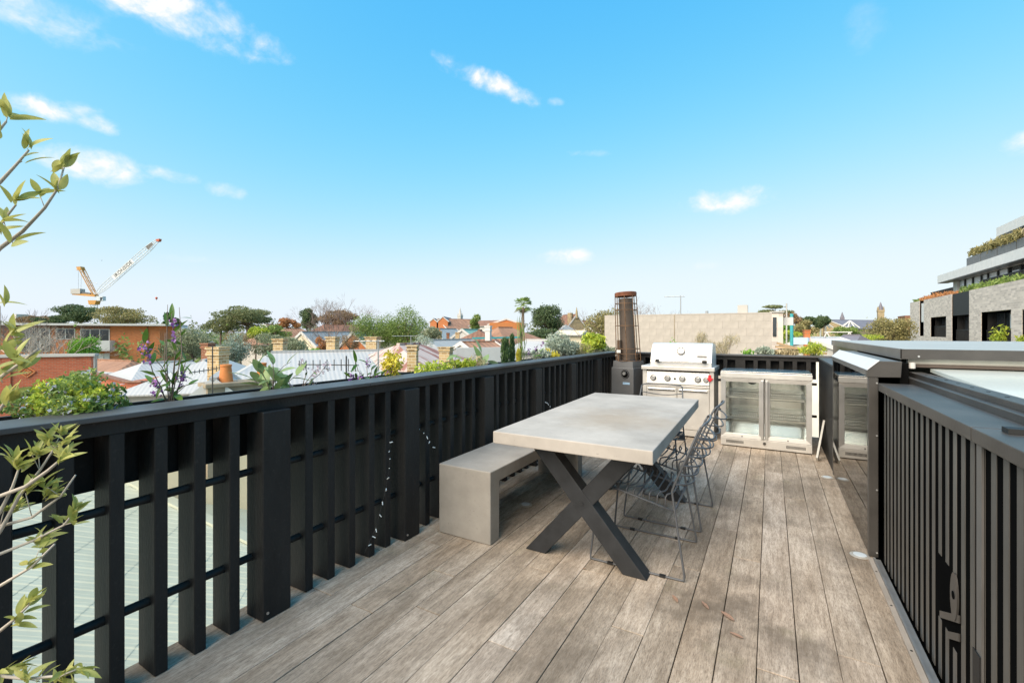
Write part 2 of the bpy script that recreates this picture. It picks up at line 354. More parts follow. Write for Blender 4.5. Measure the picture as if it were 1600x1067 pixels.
# ------------------------------------------------------------------ setting: ground and deck
struct(MB().add([(-4000,-4000,GZ),(4000,-4000,GZ),(4000,4000,GZ),(-4000,4000,GZ)], [(0,1,2,3)]).build('ground', GROUND))
deck = struct(MB().box(-2.23, 3.2, -1.2, 6.95, -.30, -.06).build('deck', DARK))
pm = {}
def plank(k, y0, y1):
    x0 = -.484+k*.145+.0015; x1 = x0+.142; L = round(y1-y0-.004, 3)
    b = MB().box(-.071, .071, 0, L, -.022, 0).build('plank', WOOD, deck, local=True, bevel=.0022)
    b.location = (x0+.071, y0+.002, 0); b.rotation_euler.z = rnd.uniform(-.0006, .0006); b.location.z = rnd.uniform(-.0012, .0004)
JOINTS = {-3: [2.42], -2: [3.32], -1: [2.02, 3.05], 0: [2.72], 1: [.9, 3.38], 2: [3.0], 3: [5.0, 2.05], 4: [4.27, 1.3], 5: [2.3], -4: [1.66, 3.9], -5: [2.3], -6: [4.1], -9: [1.55, 4.4], -10: [2.25], -12: [2.02]}
for k in range(-12, 7):
    js = sorted(JOINTS.get(k, []) or [rnd.uniform(.8, 2.2), rnd.uniform(3.6, 5.6)])
    ys = [-1.2]+js+[6.93]
    for a, b in zip(ys[:-1], ys[1:]): plank(k, a, b)
# ------------------------------------------------------------------ slatted balustrades
def balustrade_left():
    t = thing('slatted_balustrade', 'long black slatted timber balustrade along the left edge of the deck', 'balustrade', (-2.13, 3, 0))
    ys = [-1.25, 1.9, 4.3, 6.86]
    for a, b in zip(ys[:-1], ys[1:]): MB().box(-2.225, -2.03, a+.001, b-.001, 1.017, 1.036).build('cap_rail', BLKCAP, t, bevel=.003)
    MB().box(-2.105, -2.062, -1.25, 6.82, .962, 1.0165).build('top_fascia', BLK, t, bevel=.002)
    post = MB().box(-.065, .065, 0, .14, 0, .9615).mesh('post'); post.materials.append(BLK)
    slat = MB().box(-.07, .07, 0, .045, 0, .9615).mesh('slat'); slat.materials.append(BLK)
    for n in range(-2, 7):
        y = 1.247+.93*n
        if y > -1.2:
            o = inst(post, 'post', t, Matrix.Translation((-2.083+2.13, y-3, .001))); o.modifiers.new('b', 'BEVEL').width = .004
            MB().cyl((-2.0185, y+.022, .035), (-2.0145, y+.022, .035), .0065, n=8).build('bolt', ALU, t)
        for k in range(5):
            ys_ = y+.25+.14*k
            if -1.2 < ys_ < 6.72:
                o = inst(slat, 'slat', t, Matrix.Translation((-2.131+2.13+rnd.uniform(-.003, .003), ys_-3+rnd.uniform(-.003, .003), .001)) @ Matrix.Rotation(rnd.uniform(-.02, .02), 4, 'Z')); o.modifiers.new('b', 'BEVEL').width = .003
    for z in (.28, .68): MB().cyl((-2.115, -1.2, z), (-2.115, 6.7, z), .017, n=12).build('rod', BLK, t, smooth=True)
balustrade_left()
def balustrade_back():
    t = thing('slatted_balustrade', 'black slatted balustrade across the far end behind barbecue and fridge', 'balustrade', (-.8, 6.8, 0))
    MB().box(-2.029, .72, 6.70, 6.885, 1.014, 1.034).build('cap_rail', BLKCAP, t, bevel=.003)
    MB().box(-2.0, .52, 6.735, 6.778, .962, 1.0135).build('top_fascia', BLK, t, bevel=.002)
    x = -1.93; i = 0
    while x < .46:
        w = .12 if i % 6 == 4 else .05
        MB().box(x, x+w, 6.7355, 6.87, .001, .9615).build('post' if w > .1 else 'slat', BLK, t, bevel=.003); x += w+.095; i += 1
    for z in (.28, .68): MB().cyl((-2.0, 6.80, z), (.5, 6.80, z), .017, n=10).build('rod', BLK, t, smooth=True)
balustrade_back()
def planter(label, x0, x1, y0, y1, z0, z1):
    t = thing('planter_box', label, 'planter', ((x0+x1)/2, (y0+y1)/2, z0))
    MB().box(x0, x1, y0, y0+.02, z0, z1).build('end_panel', BLK, t); MB().box(x0, x1, y1-.02, y1, z0, z1).build('end_panel', BLK, t)
    if x1-x0 > y1-y0: a = ((x0, x1, y0+.0, y0+.02), (x0, x1, y1-.02, y1))
    MB().box(x1-.02, x1, y0+.021, y1-.021, z0, z1).build('side_panel', BLK, t); MB().box(x0, x0+.02, y0+.021, y1-.021, z0, z1).build('side_panel', BLK, t)
    MB().box(x0+.021, x1-.021, y0+.021, y1-.021, z0, z0+.02).build('base_panel', BLK, t)
    MB().box(x0+.021, x1-.021, y0+.021, y1-.021, z0+.021, z1-.04).build('soil', SOIL, t)
planter('long black planter box hung outside the left balustrade', -2.62, -2.23, -1.2, 6.8, .73, 1.0)
planter('black planter box outside the far balustrade', -1.9, .5, 6.90, 7.22, .73, 1.0)
# ------------------------------------------------------------------ right side: clad wall, screen, hatch
def clad_wall():
    t = thing('clad_wall', 'black ribbed clad stair wall on the right with skylit-toned ribs and broken panel', 'wall', (.6, 2, 0))
    MB().box(.572, .70, -1.2, 3.355, .0, .988).build('backing', DARK, t)
    y = 3.33; i = 0
    rib = MB().box(-.0008, .0008, -.0185, .0185, 0, .988).mesh('rib'); rib.materials.append(RIBF)
    while y > -1.15:
        if 2.12 < y < 2.36:      # broken sheet: ribs cut short
            z0 = .47 if y > 2.24 else .40
            MB().box(.5704, .572, y-.0185, y+.0185, z0, .988).build('rib', RIBF, t, bevel=.002); MB().box(.5704, .572, y-.0185, y+.0185, 0, .225 if y > 2.24 else .20).build('rib', RIBF, t, bevel=.002)
        else:
            o = inst(rib, 'rib', t, Matrix.Translation((.5712-.6, y-2, 0))); pass
        y -= .0815; i += 1
    for y0, z0, y1, z1 in ((2.335,.235,2.13,.325), (2.25,.205,2.13,.262)): MB().extr([(.565, y0, z0), (.565, y1, z1), (.565, y1, z1+.028), (.565, y0, z0+.026)], (.0045, 0, 0)).build('bent_trim', CHAR, t)
    pl = MB(); n = 20
    pl.extr([(.563, 2.175+.035*math.cos(2*math.pi*k/n), .395+.085*math.sin(2*math.pi*k/n)) for k in range(n)], (.006, 0, 0)); pl.build('bracket_plate', CHAR, t)
    MB().cyl((.5615, 2.175, .40), (.5628, 2.175, .40), .014, n=14).build('bracket_hole', DARK, t)
    MB().box(.5625, .5685, 1.925, 1.965, .0, .988).build('corner_strip', GREYM, t); MB().box(.559, .562, 1.93, 1.985, .0, .33).build('patch', PLASTIC, t)
    MB().box(.545, .705, 1.949, 3.36, .989, 1.034).build('cap_flashing', CHAR, t, bevel=.003)
    MB().box(.545, .80, -1.2, 1.943, .989, 1.034).build('cap_flashing', CHAR, t, bevel=.003)
    MB().box(.60, .79, 1.86, 1.905, 1.035, 1.05).build('brush_seal', PLASTIC, t)
    MB().box(.72, .80, 1.95, 3.6, .6, 1.03).build('inner_wall', CHAR, t)
    MB().box(.705, .735, 1.95, 3.62, 1.0, 1.062).build('guide_track', CHAR, t, bevel=.003); MB().box(.7355, .80, 1.95, 3.62, 1.0, 1.088).build('guide_track', CHAR, t, bevel=.003)
    MB().box(.80, .84, 1.95, 3.62, 1.0, 1.078).build('guide_track', GREYM, t, bevel=.003)
    for k in range(9): MB().cyl((.768, 2.05+.17*k, 1.088), (.768, 2.05+.17*k, 1.0895), .007, n=8).build('screw', PLASTIC, t)
    MB().box(.545, 3.0, -1.22, -1.2, 0, 1.03).build('end_panel', DARK, t)
clad_wall()
def glazed_panel():
    m = mat('sky_pale_pane', (.72, .78, .74), .12, var=.03, vs=1.5, spec=.6)  # pale base colour stands in for sky reflected by the glass
    t = thing('glazed_roof_panel', 'glass roof panel toned pale like reflected sky beside the black guide track', 'roof glazing', (1.8, 2.7, 1.0))
    MB().extr([(.842,1.95,1.045),(2.6,1.95,1.045),(2.6,3.652,1.108),(.842,3.652,1.108)], (0,0,-.02)).build('pane', m, t); MB().box(2.6, 2.7, 1.95, 3.65, .98, 1.11).build('frame', CHAR, t); MB().box(.842, 2.7, 1.86, 1.949, .98, 1.07).build('frame', CHAR, t)
glazed_panel()
def edge_channel():
    t = thing('edge_channel', 'silver metal drain channel along the foot of the ribbed wall', 'channel', (.53, 1.5, 0))
    MB().box(.497, .520, -1.2, 3.36, .001, .010).build('flange', mat('channel_tan', (.42, .36, .30), .5, .2), t); MB().box(.522, .532, -1.2, 3.36, .001, .016).build('lip', ALU, t); MB().box(.533, .556, -1.2, 3.36, .001, .007).build('gutter', ALU, t)
    for k in range(9): MB().cyl((.508, .3+.36*k, .010), (.508, .3+.36*k, .0112), .005, n=8).build('screw', PLASTIC, t)
edge_channel()
def screen():
    t = thing('glass_screen', 'dark mirror-like glass screen in black frame beside the fridge', 'glass screen', (.53, 4.3, 0))
    MB().box(.508, .516, 3.446, 5.17, .012, 1.10).build('pane', GLASSD, t)
    MB().box(.507, .553, 3.40, 3.445, .0, 1.06).build('frame_post', CHAR, t, bevel=.003)
    MB().extr([(.500,3.395,1.062),(.500,3.395,1.106),(.558,3.395,1.160),(.66,3.395,1.160),(.655,3.395,1.068)], (0, .05, 0)).build('frame_arm', CHAR, t, bevel=.002)
    MB().extr([(.497,3.39,1.104),(.556,3.39,1.162),(.556,3.39,1.166),(.497,3.39,1.108)], (0, 1.79, 0)).build('flashing', mat('sky_white_flashing', (.66,.66,.67), .3, .1, var=.05), t)  # near-white colour paints the sky's reflection on the metal flashing
    MB().extr([(.500,3.447,1.07),(.500,3.447,1.103),(.556,3.447,1.158),(.66,3.447,1.158),(.66,3.447,1.12),(.57,3.447,1.12)], (0, 1.73, 0)).build('head_rail', GREYM, t)
    MB().box(.507, .55, 5.172, 5.21, 0, 1.12).build('frame_post', CHAR, t)
    MB().box(.52, .56, 3.446, 5.17, .0005, .011).build('sill', CHAR, t)
    for z in (.03, .40, .72, 1.03): MB().cyl((.545, 3.398, z), (.545, 3.3945, z), .005, n=8).build('screw', ALU, t)
    MB().box(.66, .70, 3.45, 5.2, 0, 1.15).build('back_panel', DARK, t)
screen()
def hatch():
    t = thing('roof_hatch', 'flat grey sliding roof hatch lid beyond the glass screen', 'roof hatch', (1.9, 5.4, 1.16))
    MB().box(.70, 3.4, 3.62, 7.26, 1.168, 1.222).build('lid', GREYM, t, bevel=.004)
    MB().box(.694, 3.4, 3.613, 3.6195, 1.166, 1.226).build('front_trim', CHAR, t); MB().box(.693, .6995, 3.613, 7.26, 1.163, 1.226).build('side_trim', GREYM, t)
    MB().box(.72, 3.38, 3.64, 7.24, 1.2225, 1.2255).build('top_sheet', mat('lid_sheet', (.37, .38, .36), .5, var=.08, vs=2), t)
    MB().box(.74, 3.4, 3.66, 3.70, 1.135, 1.1675).build('inner_frame', mat('dirty_white', (.52, .49, .42), .6, var=.15), t); MB().box(.74, 3.4, 3.655, 3.70, 1.115, 1.1345).build('seal_strip', mat('brown_seal', (.10, .075, .06), .7), t)
    MB().lathe([(.010,-.02),(.016,-.016),(.016,.016),(.010,.02)], (.755, 3.64, 1.125), 12).build('roller', WHITE, t)
    for x in (.78, 1.35, 2.1): MB().cyl((x, 3.6128, 1.183), (x, 3.610, 1.183), .006, n=8).build('screw', ALU, t)
    MB().box(.705, 3.3, 5.3, 7.2, -.3, 1.16).build('stair_box', CHAR, t)
hatch()
def return_wall():
    t = thing('clad_return', 'short black board-clad return wall between glass screen and far balustrade', 'wall', (.55, 6, 0))
    MB().box(.535, .69, 5.215, 6.73, 0, 1.0).build('backing', BLK, t); y = 5.22
    while y < 6.7: MB().box(.515, .5345, y, y+.078, .001, .998).build('board', BLK, t, bevel=.003); y += .084
    MB().box(.505, .70, 5.215, 6.698, 1.0005, 1.02).build('cap_flashing', BLKCAP, t, bevel=.002)
return_wall()
# ------------------------------------------------------------------ furniture
def bench():
    t = thing('concrete_bench', 'grey concrete waterfall bench beside the left balustrade', 'bench', (-1.72, 3.2, 0))
    MB().extr([(-1.922,2.397,.001),(-1.922,2.507,.001),(-1.922,2.507,.375),(-1.922,3.88,.375),(-1.922,3.88,.001),(-1.922,3.99,.001),(-1.922,3.99,.457),(-1.922,2.397,.457)], (.405,0,0)).build('waterfall_slab', CONC, t, bevel=.006)
    for y in (2.50, 3.80): MB().box(-1.86, -1.58, y+.01, y+.07, .3625, .3745).build('fixing_bracket', LEGM, t)
bench()
def table():
    t = thing('dining_table', 'concrete-topped dining table on black crossed steel legs', 'table', (-.97, 3.24, 0))
    MB().extr([(-1.417,2.267,.679),(-.499,2.270,.679),(-.542,4.226,.679),(-1.472,4.206,.679)], (0,0,.071)).build('tabletop', CONCT, t, bevel=.005)
    for y in (2.47, 3.74):
        f = MB().bar((-1.235,y+.05,.672), (-.655,y+.05,.045), .10, .10, (0,1,0)); f.v = [(v[0], v[1], max(.001, min(.678, v[2]))) for v in f.v]
        # cut ends level: stretch bar ends to floor and slab
        def leg(xa, xb, y0, y1):
            w = .066
            return MB().extr([(xa-w,y0,.678),(xa+w,y0,.678),(xb+w,y0,.001),(xb-w,y0,.001)], (0, y1-y0, 0))
        leg(-1.235, -.640, y, y+.098).build('leg', LEGM, t, bevel=.003)
        leg(-.655, -1.245, y+.004, y+.094).build('leg', LEGM, t, bevel=.003)
        MB().cyl((-.945, y-.004, .345), (-.945, y+.0, .345), .012, n=10).build('bolt', LEGM, t)
table()
def chair_meshes():
    r = .0062; P = {}
    def hw(z): return .258-.07*min(1, z/.8)
    def side(s):
        pr = [(.335,.815),(.322,.79),(.262,.64),(.205,.50),(.192,.462),(.198,.42),(.23,.22),(.262,.03),(.258,.0075),(.235,.0065),(-.235,.0065),(-.257,.009),(-.258,.03),(-.238,.22),(-.212,.43),(-.20,.444),(-.17,.44),(.0,.403),(.205,.357)]
        return MB().tube([(x, s*hw(z), z) for x, z in pr], r, 8)
    P['side_frame'] = [side(-1), side(1)]
    P['top_rail'] = [MB().tube([(.335,-.187,.815),(.347,-.17,.828),(.362,-.08,.835),(.366,0,.836),(.362,.08,.835),(.347,.17,.828),(.335,.187,.815)], r, 8)]
    P['back_wire'] = []
    for k in range(6):
        z = .50+.052*k; x = .205+.13*(z-.50)/.315; w = hw(z)
        P['back_wire'].append(MB().tube([(x, -w, z)]+[(x+.075*math.sin(math.pi*q/8)**.7, -w+2*w*q/8, z-.03*math.sin(math.pi*q/8)) for q in range(1, 8)]+[(x, w, z)], .0048, 6))
    P['seat_wire'] = []
    for k in range(9):
        x = -.185+.043*k; zr = .442-.215*(x+.2)**1.0*1.0 if x > -.2 else .442
        w = hw(zr); zs = .462-.02*k/8
        pts = [(x, -w, zr), (x, -w+.002, zs-.02), (x+.006, -w+.012, zs-.004), (x+.03, -w*.72, zs-.006), (x+.022, -w*.3, zs-.028), (x+.018, 0, zs-.033), (x+.022, w*.3, zs-.028), (x+.03, w*.72, zs-.006), (x+.006, w-.012, zs-.004), (x, w-.002, zs-.02), (x, w, zr)]
        P['seat_wire'].append(MB().tube(pts, .0046, 6))
    P['cross_bar'] = [MB().tube([(-.2,-hw(.44),.444),(-.205,0,.43),(-.2,hw(.44),.444)], r, 8), MB().tube([(.205,-hw(.357),.357),(.205,hw(.357),.357)], r, 8), MB().tube([(.0,-hw(.4),.402),(.0,hw(.4),.402)], .0048, 6)]
    P['glide'] = [MB().box(x-.016, x+.016, s*.2575-.009, s*.2575+.009, .0005, .0135) for s in (-1, 1) for x in (-.14, .15)]
    return {k: [b.mesh(k) for b in v] for k, v in P.items()}
CH = chair_meshes()
def chair(label, loc, rz):
    t = thing('wire_chair', label, 'chair', loc, rz, 'grey wire chairs at the table')
    for k, ms in CH.items():
        for me in ms:
            if not me.materials:
                me.materials.append(PLASTIC if k == 'glide' else WIREM); me.polygons.foreach_set('use_smooth', [k != 'glide']*len(me.polygons))
            inst(me, k, t, Matrix())
chair('grey wire chair at the near end of the table, crossed by the table leg', (-.665, 2.81, 0), R_(1))
chair('grey wire chair on the long side next to the barbecue end', (-.655, 3.51, 0), R_(-2))
chair('grey wire chair at the table head, only its back loop showing before the barbecue', (-.90, 4.13, 0), R_(90))
def bbq():
    t = thing('barbecue', 'stainless steel gas barbecue with closed white hood', 'barbecue', (-1.04, 6.38, 0))
    x0, x1, y0, y1 = -1.475, -.607, 6.10, 6.66
    MB().box(x0+.015, x1-.015, y0+.02, y1, .05, .66).build('cabinet', STEEL, t, bevel=.003)
    MB().box(x0, x0+.05, y0+.005, y0+.0195, .02, .84).build('corner_panel', STEEL, t, bevel=.003); MB().box(x1-.05, x1, y0+.005, y0+.0195, .02, .84).build('corner_panel', STEEL, t, bevel=.003)
    MB().box(x1-.0145, x1, y0+.02, y1, .02, .84).build('side_panel', GREYM, t); MB().box(x0, x0+.0145, y0+.02, y1, .02, .84).build('side_panel', GREYM, t)
    cx = (x0+x1)/2
    for a, b in ((x0+.054, cx-.004), (cx+.004, x1-.054)):
        d = MB().box(a, b, y0, y0+.018, .10, .615).build('door', STEEL, t, bevel=.004); MB().box(a+.02, b-.02, y0-.012, y0-.0005, .575, .60).build('door_handle', CHROME, d, bevel=.004)
    MB().box(x0+.052, x1-.052, y0+.006, y0+.019, .02, .095).build('kick_panel', STEEL, t); MB().box(x0+.052, x1-.052, y0-.004, y0+.019, .625, .655).build('drip_tray', STEEL, t, bevel=.003)
    cp = MB().extr([(x0+.052,y0-.012,.665),(x0+.052,y0+.006,.82),(x0+.052,y0+.06,.82),(x0+.052,y0+.06,.665)], (x1-x0-.104, 0, 0)).build('control_panel', STEEL, t, bevel=.003)
    for kx in (-1.335, -1.155, -.975, -.79, -.695):
        rr = .034 if kx < -.72 else .029
        k = MB().cyl((kx, y0-.002, .737), (kx, y0-.014, .737), rr*1.15, n=20).build('knob_bezel', CHROME, t, smooth=True); MB().cyl((kx, y0-.0142, .737), (kx, y0-.04, .737), rr*.85, rr*.78, n=20).build('knob', STEELD, t, smooth=True)
    MB().cyl((-1.065, y0-.002, .735), (-1.065, y0-.014, .735), .013, n=12).build('igniter', PLASTIC, t)
    MB().box(x0-.012, x1+.012, y0-.03, y1, .842, .892).build('bench_top', STEEL, t, bevel=.006)
    lx0, lx1 = -1.375, -.632
    prof = [(y0+.0,.893),(y0+.0,.945),(y0+.02,1.0),(y0+.085,1.13),(y0+.125,1.172),(y0+.18,1.19),(y0+.46,1.17),(y0+.52,1.05),(y0+.52,.893)]
    hood = MB().extr([(lx0, y, z) for y, z in prof], (lx1-lx0, 0, 0)).build('hood', mat_steel('hood_steel', (.70, .69, .67), .36, (10,1,1), .05, .4), t, bevel=.006)
    MB().tube([(lx0+.07, y0-.045, .962), (lx1-.07, y0-.045, .962)], .012, 10).build('handle', CHROME, hood, smooth=True)
    for hx in (lx0+.075, lx1-.105): MB().box(hx, hx+.05, y0-.062, y0+.004, .945, .98).build('handle_mount', PLASTIC, hood, bevel=.006)
    c = Vector((-1.0, y0+.052, 1.085)); nrm = Vector((0, -.894, .447))
    ex = Vector((1,0,0)); ey = nrm.cross(ex)
    MB().cyl(c, c+nrm*.016, .050, .047, n=28).build('gauge_body', STEELD, hood, smooth=True); MB().tube([c+nrm*.017+(ex*math.cos(a)+ey*math.sin(a))*.045 for a in [2*math.pi*k/28 for k in range(28)]], .007, 6, True).build('gauge_rim', GREYM, hood, smooth=True)
    for da in (-.016, 0, .016): MB().bar(c+nrm*.0175-ex*.026+ey*da, c+nrm*.0175+ex*.026+ey*da, .006, .003, nrm).build('gauge_mark', CHAR, hood)
    b = Vector((-.745, y0+.026, 1.022)); MB().bar(b+nrm*.011+Vector((-.06,0,0)), b+nrm*.011+Vector((.055,0,0)), .022, .006, nrm).build('badge', GREYM, hood)
    for sx in (x0+.08, x1-.08): MB().cyl((sx, y0+.08, .001), (sx, y0+.08, .05), .025, n=12).build('castor', PLASTIC, t)
bbq()
op = tag(MB().extr([(-.668,6.083,.80),(-.640,6.083,.80),(-.636,6.083,.765),(-.612,6.083,.757),(-.630,6.083,.735),(-.652,6.083,.712),(-.672,6.083,.735),(-.695,6.083,.757),(-.672,6.083,.765)], (0, .021, 0)).build('bottle_opener', RED, bevel=.002), 'small red wall bottle opener fixed on the barbecue corner', 'bottle opener')
def fridge():
    t = thing('bar_fridge', 'stainless two-door glass bar fridge at the end of the deck', 'fridge', (-.06, 6.15, 0))
    x0, x1, y0, y1 = -.512, .392, 5.89, 6.44; cx = (x0+x1)/2
    MB().box(x0, x1, y0+.0, y1, .86, .877).build('top', STEELH, t, bevel=.002); MB().box(x0-.003, x1+.003, y0-.006, y0+.05, .80, .8595).build('header', STEEL, t, bevel=.003)
    MB().box(x0+.02, x1-.02, y0+.0505, y1, .80, .859).build('crown', CHAR, t)
    MB().box(x0, x0+.03, y0+.045, y1, .105, .7995).build('side_wall', STEELD, t); MB().box(x1-.03, x1, y0+.045, y1, .105, .7995).build('side_wall', STEELD, t)
    MB().box(x0+.031, x1-.031, y1-.03, y1, .105, .7995).build('back_wall', INTER, t); MB().box(x0, x1, y0+.045, y1, .02, .1045).build('base', STEELD, t)
    MB().box(x0+.031, x1-.031, y0+.1, y1-.031, .1046, .13).build('floor_tray', INTER, t)
    MB().box(x0+.031, x0+.034, y0+.06, y1-.031, .131, .79).build('liner', INTER, t); MB().box(x1-.034, x1-.031, y0+.06, y1-.031, .131, .79).build('liner', INTER, t)
    fx = MB(); fx.lathe([(.055,0),(.06,.02),(.04,.03)], (0,0,0), 18); fx.v = [(v[0]-.2, y1-.035-v[2], v[1]+.74) for v in fx.v]; fx.build('fan_cover', CHAR, t)
    MB().box(-.42, .30, y1-.09, y1-.031, .715, .795).build('evaporator', GREYM, t)
    for i, (a, b) in enumerate(((x0+.002, cx-.004), (cx+.004, x1-.002))):
        d = MB().box(a+.03, b-.03, y0+.018, y0+.026, .15, .76).build('door', GLASS, t); w = .052
        fr = [[(a,.795),(b,.795),(b-w,.795-w*.8),(a+w,.795-w*.8)], [(a,.108),(b,.108),(b-w,.108+w*.9),(a+w,.108+w*.9)], [(a,.795),(a,.108),(a+w,.108+w*.9),(a+w,.795-w*.8)], [(b,.795),(b,.108),(b-w,.108+w*.9),(b-w,.795-w*.8)]]
        for j, q in enumerate(fr):
            pts = [(x, y0+(.0 if k < 2 else .006), z) for k, (x, z) in enumerate(q)]
            MB().extr(pts, (0, .038, 0)).build('door_frame', STEEL if j < 2 else STEELD, d, bevel=.0015)
        hx = b-.018 if i == 0 else a+.018
        MB().box(hx-.012, hx+.012, y0-.022, y0-.001, .12, .78).build('door_handle', STEELD, d, bevel=.005)
        MB().cyl(((a+b)/2, y0-.001, .128), ((a+b)/2, y0-.006, .128), .007, n=10).build('door_lock', CHAR, d)
        for z in (.345, .585):
            s = MB()
            for k in range(20): xx = a+.045+(b-a-.09)*k/19; s.cyl((xx, y0+.07, z), (xx, y1-.06, z), .0022, n=4)
            for yy in (y0+.07, y0+.075, y1-.06, y0+.27): s.cyl((a+.04, yy, z-.004), (b-.04, yy, z-.004), .0035, n=5)
            s.cyl((a+.04, y0+.07, z-.03), (b-.04, y0+.07, z-.03), .004, n=5)
            s.build('shelf', WIREW, t)
            MB().box(a+.04, b-.04, y0+.062, y0+.066, z-.028, z-.006).build('shelf_strip', INTER, t)
    pl = MB().box(x0, x1, y0, y0+.044, .012, .104).build('plinth', STEEL, t, bevel=.002)
    for vx in (x0+.06, x1-.24):
        for k in range(18): MB().box(vx+.0102*k, vx+.0102*k+.0055, y0-.0012, y0-.0002, .042, .074).build('vent_slot', DARK, pl)
    MB().cyl((cx, y0-.001, .07), (cx, y0-.012, .07), .016, n=12).build('lock', CHAR, pl)
    for sx in (x0+.06, x1-.06): MB().cyl((sx, y0+.06, .0005), (sx, y0+.06, .0195), .02, n=10).build('foot', PLASTIC, t)
fridge()
def heater():
    t = thing('patio_heater', 'rusted pyramid patio heater with caged tube on dark steel box', 'heater', (-1.735, 6.36, 0), R_(-14))
    B = lambda: MB()
    B().box(-.17, .17, -.17, .17, .0, .84).build('base_box', HEATB, t, local=True, bevel=.006)
    B().extr([(-.165,-.165,.841),(.165,-.165,.841),(.165,.165,.841),(-.165,.165,.841)], (0,0,.0)).f
    col = MB(); q0 = [(-.155,-.155,.841),(.155,-.155,.841),(.155,.155,.841),(-.155,.155,.841)]; q1 = [(-.15,-.15,.93),(.15,-.15,.93),(.15,.15,.93),(-.15,.15,.93)]
    col.add(q0+q1, [(0,3,2,1),(4,5,6,7),(0,1,5,4),(1,2,6,5),(2,3,7,6),(3,0,4,7)]); col.build('collar', HEATB, t, local=True)
    MB().cyl((.045,-.1705,.755), (.045,-.173,.755), .062, n=24).build('control_port', DARK, t, local=True); MB().tube([(.045+.052*math.cos(a),-.175,.755+.052*math.sin(a)) for a in [2*math.pi*k/20 for k in range(20)]], .004, 5, True).build('port_rim', HEATB, t, local=True)
    MB().cyl((.04,-.1735,.765), (.04,-.195,.765), .022, n=14).build('control_knob', ALU, t, local=True)
    MB().box(.01, .115, -.1725, -.1705, .615, .645).build('label_plate', BLUE, t, local=True)
    lean = -.045; zt = 1.84
    def lp(x, y, z): k = (z-.93)/(zt-.93); return (x*(1-.13*k)+lean*k, y*(1-.13*k), z)
    tb = MB(); n = 20; zs = [.94, 1.1, 1.45, 1.80]
    tb.tube([lp(.0,0,z) for z in zs], .10, n); tb.build('flame_tube', TUBEM, t, smooth=True, local=True)
    MB().box(-.10, -.05, -.14, -.09, .95, 1.22).build('burner_shield', TUBEM, t, local=True)
    for a in range(8):
        an = a*math.pi/4+.39; x, y = .158*math.cos(an)*1.06, .158*math.sin(an)*1.06
        MB().tube([lp(x, y, .93), lp(x, y, 1.4), lp(x, y, zt)], .006, 6).build('cage_bar', RUST, t, local=True)
    for z in (.935, 1.03, 1.10, 1.42, 1.64, 1.73): MB().tube([lp(.165*math.cos(a), .165*math.sin(a), z) for a in [2*math.pi*k/24 for k in range(24)]], .0045, 5, True).build('cage_ring', RUST, t, local=True)
    guard = MB().tube([lp(.15*math.cos(a), .15*math.sin(a), .98) for a in [2*math.pi*k/24 for k in range(24)]], .004, 5, True)
    cap = MB().lathe([(.14,0),(.150,.004),(.152,.05),(.144,.060),(.02,.066)], (lean, 0, zt-.012), 28); cap.v = [(v[0], v[1], v[2]-.10*(v[0]-lean)*-.6) for v in cap.v]; cap.build('cap', RUSTC, t, smooth=True, local=True)
    MB().box(-.085, -.025, -.172, -.169, 1.045, 1.085).build('tag_plate', WHITE, t, local=True)
heater()
tag(MB().bar((.415, 5.64, .004), (.508, 6.02, .335), .10, .018, (-1, .3, .2)).build('loose_board', mat('pale_board', (.52, .50, .45), .6, var=.1)), 'pale loose board leaning on the black return wall by the fridge', 'board')
for (x, y), lb in (((.462, 3.38), 'round recessed deck light at the foot of the glass screen frame'), ((.452, 5.05), 'round recessed deck light near the fridge end of the glass'), ((-1.64, 3.10), 'round recessed deck light under the concrete bench')):
    t = thing('deck_light', lb, 'deck light', (x, y, .001), 0, 'recessed deck lights')
    MB().lathe([(.049,0),(.050,.002),(.045,.006),(.036,.0062)], (x, y, .0008), 28).build('rim', mat('light_rim', (.40, .37, .32), .4, .2) if 'light_rim' not in MATS else MATS['light_rim'], t, smooth=True); MB().lathe([(.033,0),(.033,.0012),(.03,.0015)], (x, y, .0072), 24).build('lens', CURT, t)
def fairy(label, pts):
    t = thing('fairy_lights', label, 'string lights', pts[0], 0, 'fairy lights on the balustrade'); P = [Vector(p) for p in pts]; Q = []
    for a, b in zip(P[:-1], P[1:]):
        for k in range(6): Q.append(a.lerp(b, k/6)+Vector((rnd.uniform(-.003,.003), rnd.uniform(-.004,.004), rnd.uniform(-.003,.003))))
    Q.append(P[-1]); MB().tube(Q, .0016, 5).build('wire', PLASTIC, t)
    for i in range(2, len(Q)-1, 2):
        d = Vector((rnd.uniform(.2,.6), rnd.uniform(-1,1), rnd.uniform(-.8,.3))).normalized(); MB().cyl(Q[i], Q[i]+d*.02, .0032, .0026, n=6).build('bulb', LED, t)
fairy('fairy light wire looping down the slats before the bench', [(-2.045, 2.06, .70), (-2.04, 2.07, .55), (-2.035, 2.03, .38), (-2.03, 1.94, .17), (-2.045, 1.87, .05)])
fairy('short fairy light strand dropping behind the concrete bench', [(-2.045, 2.31, .71), (-2.035, 2.41, .62), (-2.03, 2.49, .50)])
fairy('small fairy light strand on the slats above the tabletop', [(-2.045, 4.25, .62), (-2.035, 4.36, .58), (-2.03, 4.47, .47)])
lf = MB(); n = 8
lf.add([(-.5,0,0)]+[(-.5+k/n, .13*math.sin(math.pi*k/n)**.8, .05*math.sin(math.pi*k/n)) for k in range(1, n)]+[(.5,0,.05)]+[(-.5+k/n, -.13*math.sin(math.pi*k/n)**.8, .03*math.sin(math.pi*k/n)) for k in range(n-1, 0, -1)], [tuple(range(2*n))])
LEAFM = lf.mesh('fallen_leaf'); LEAFM.materials.append(LEAFDRY)
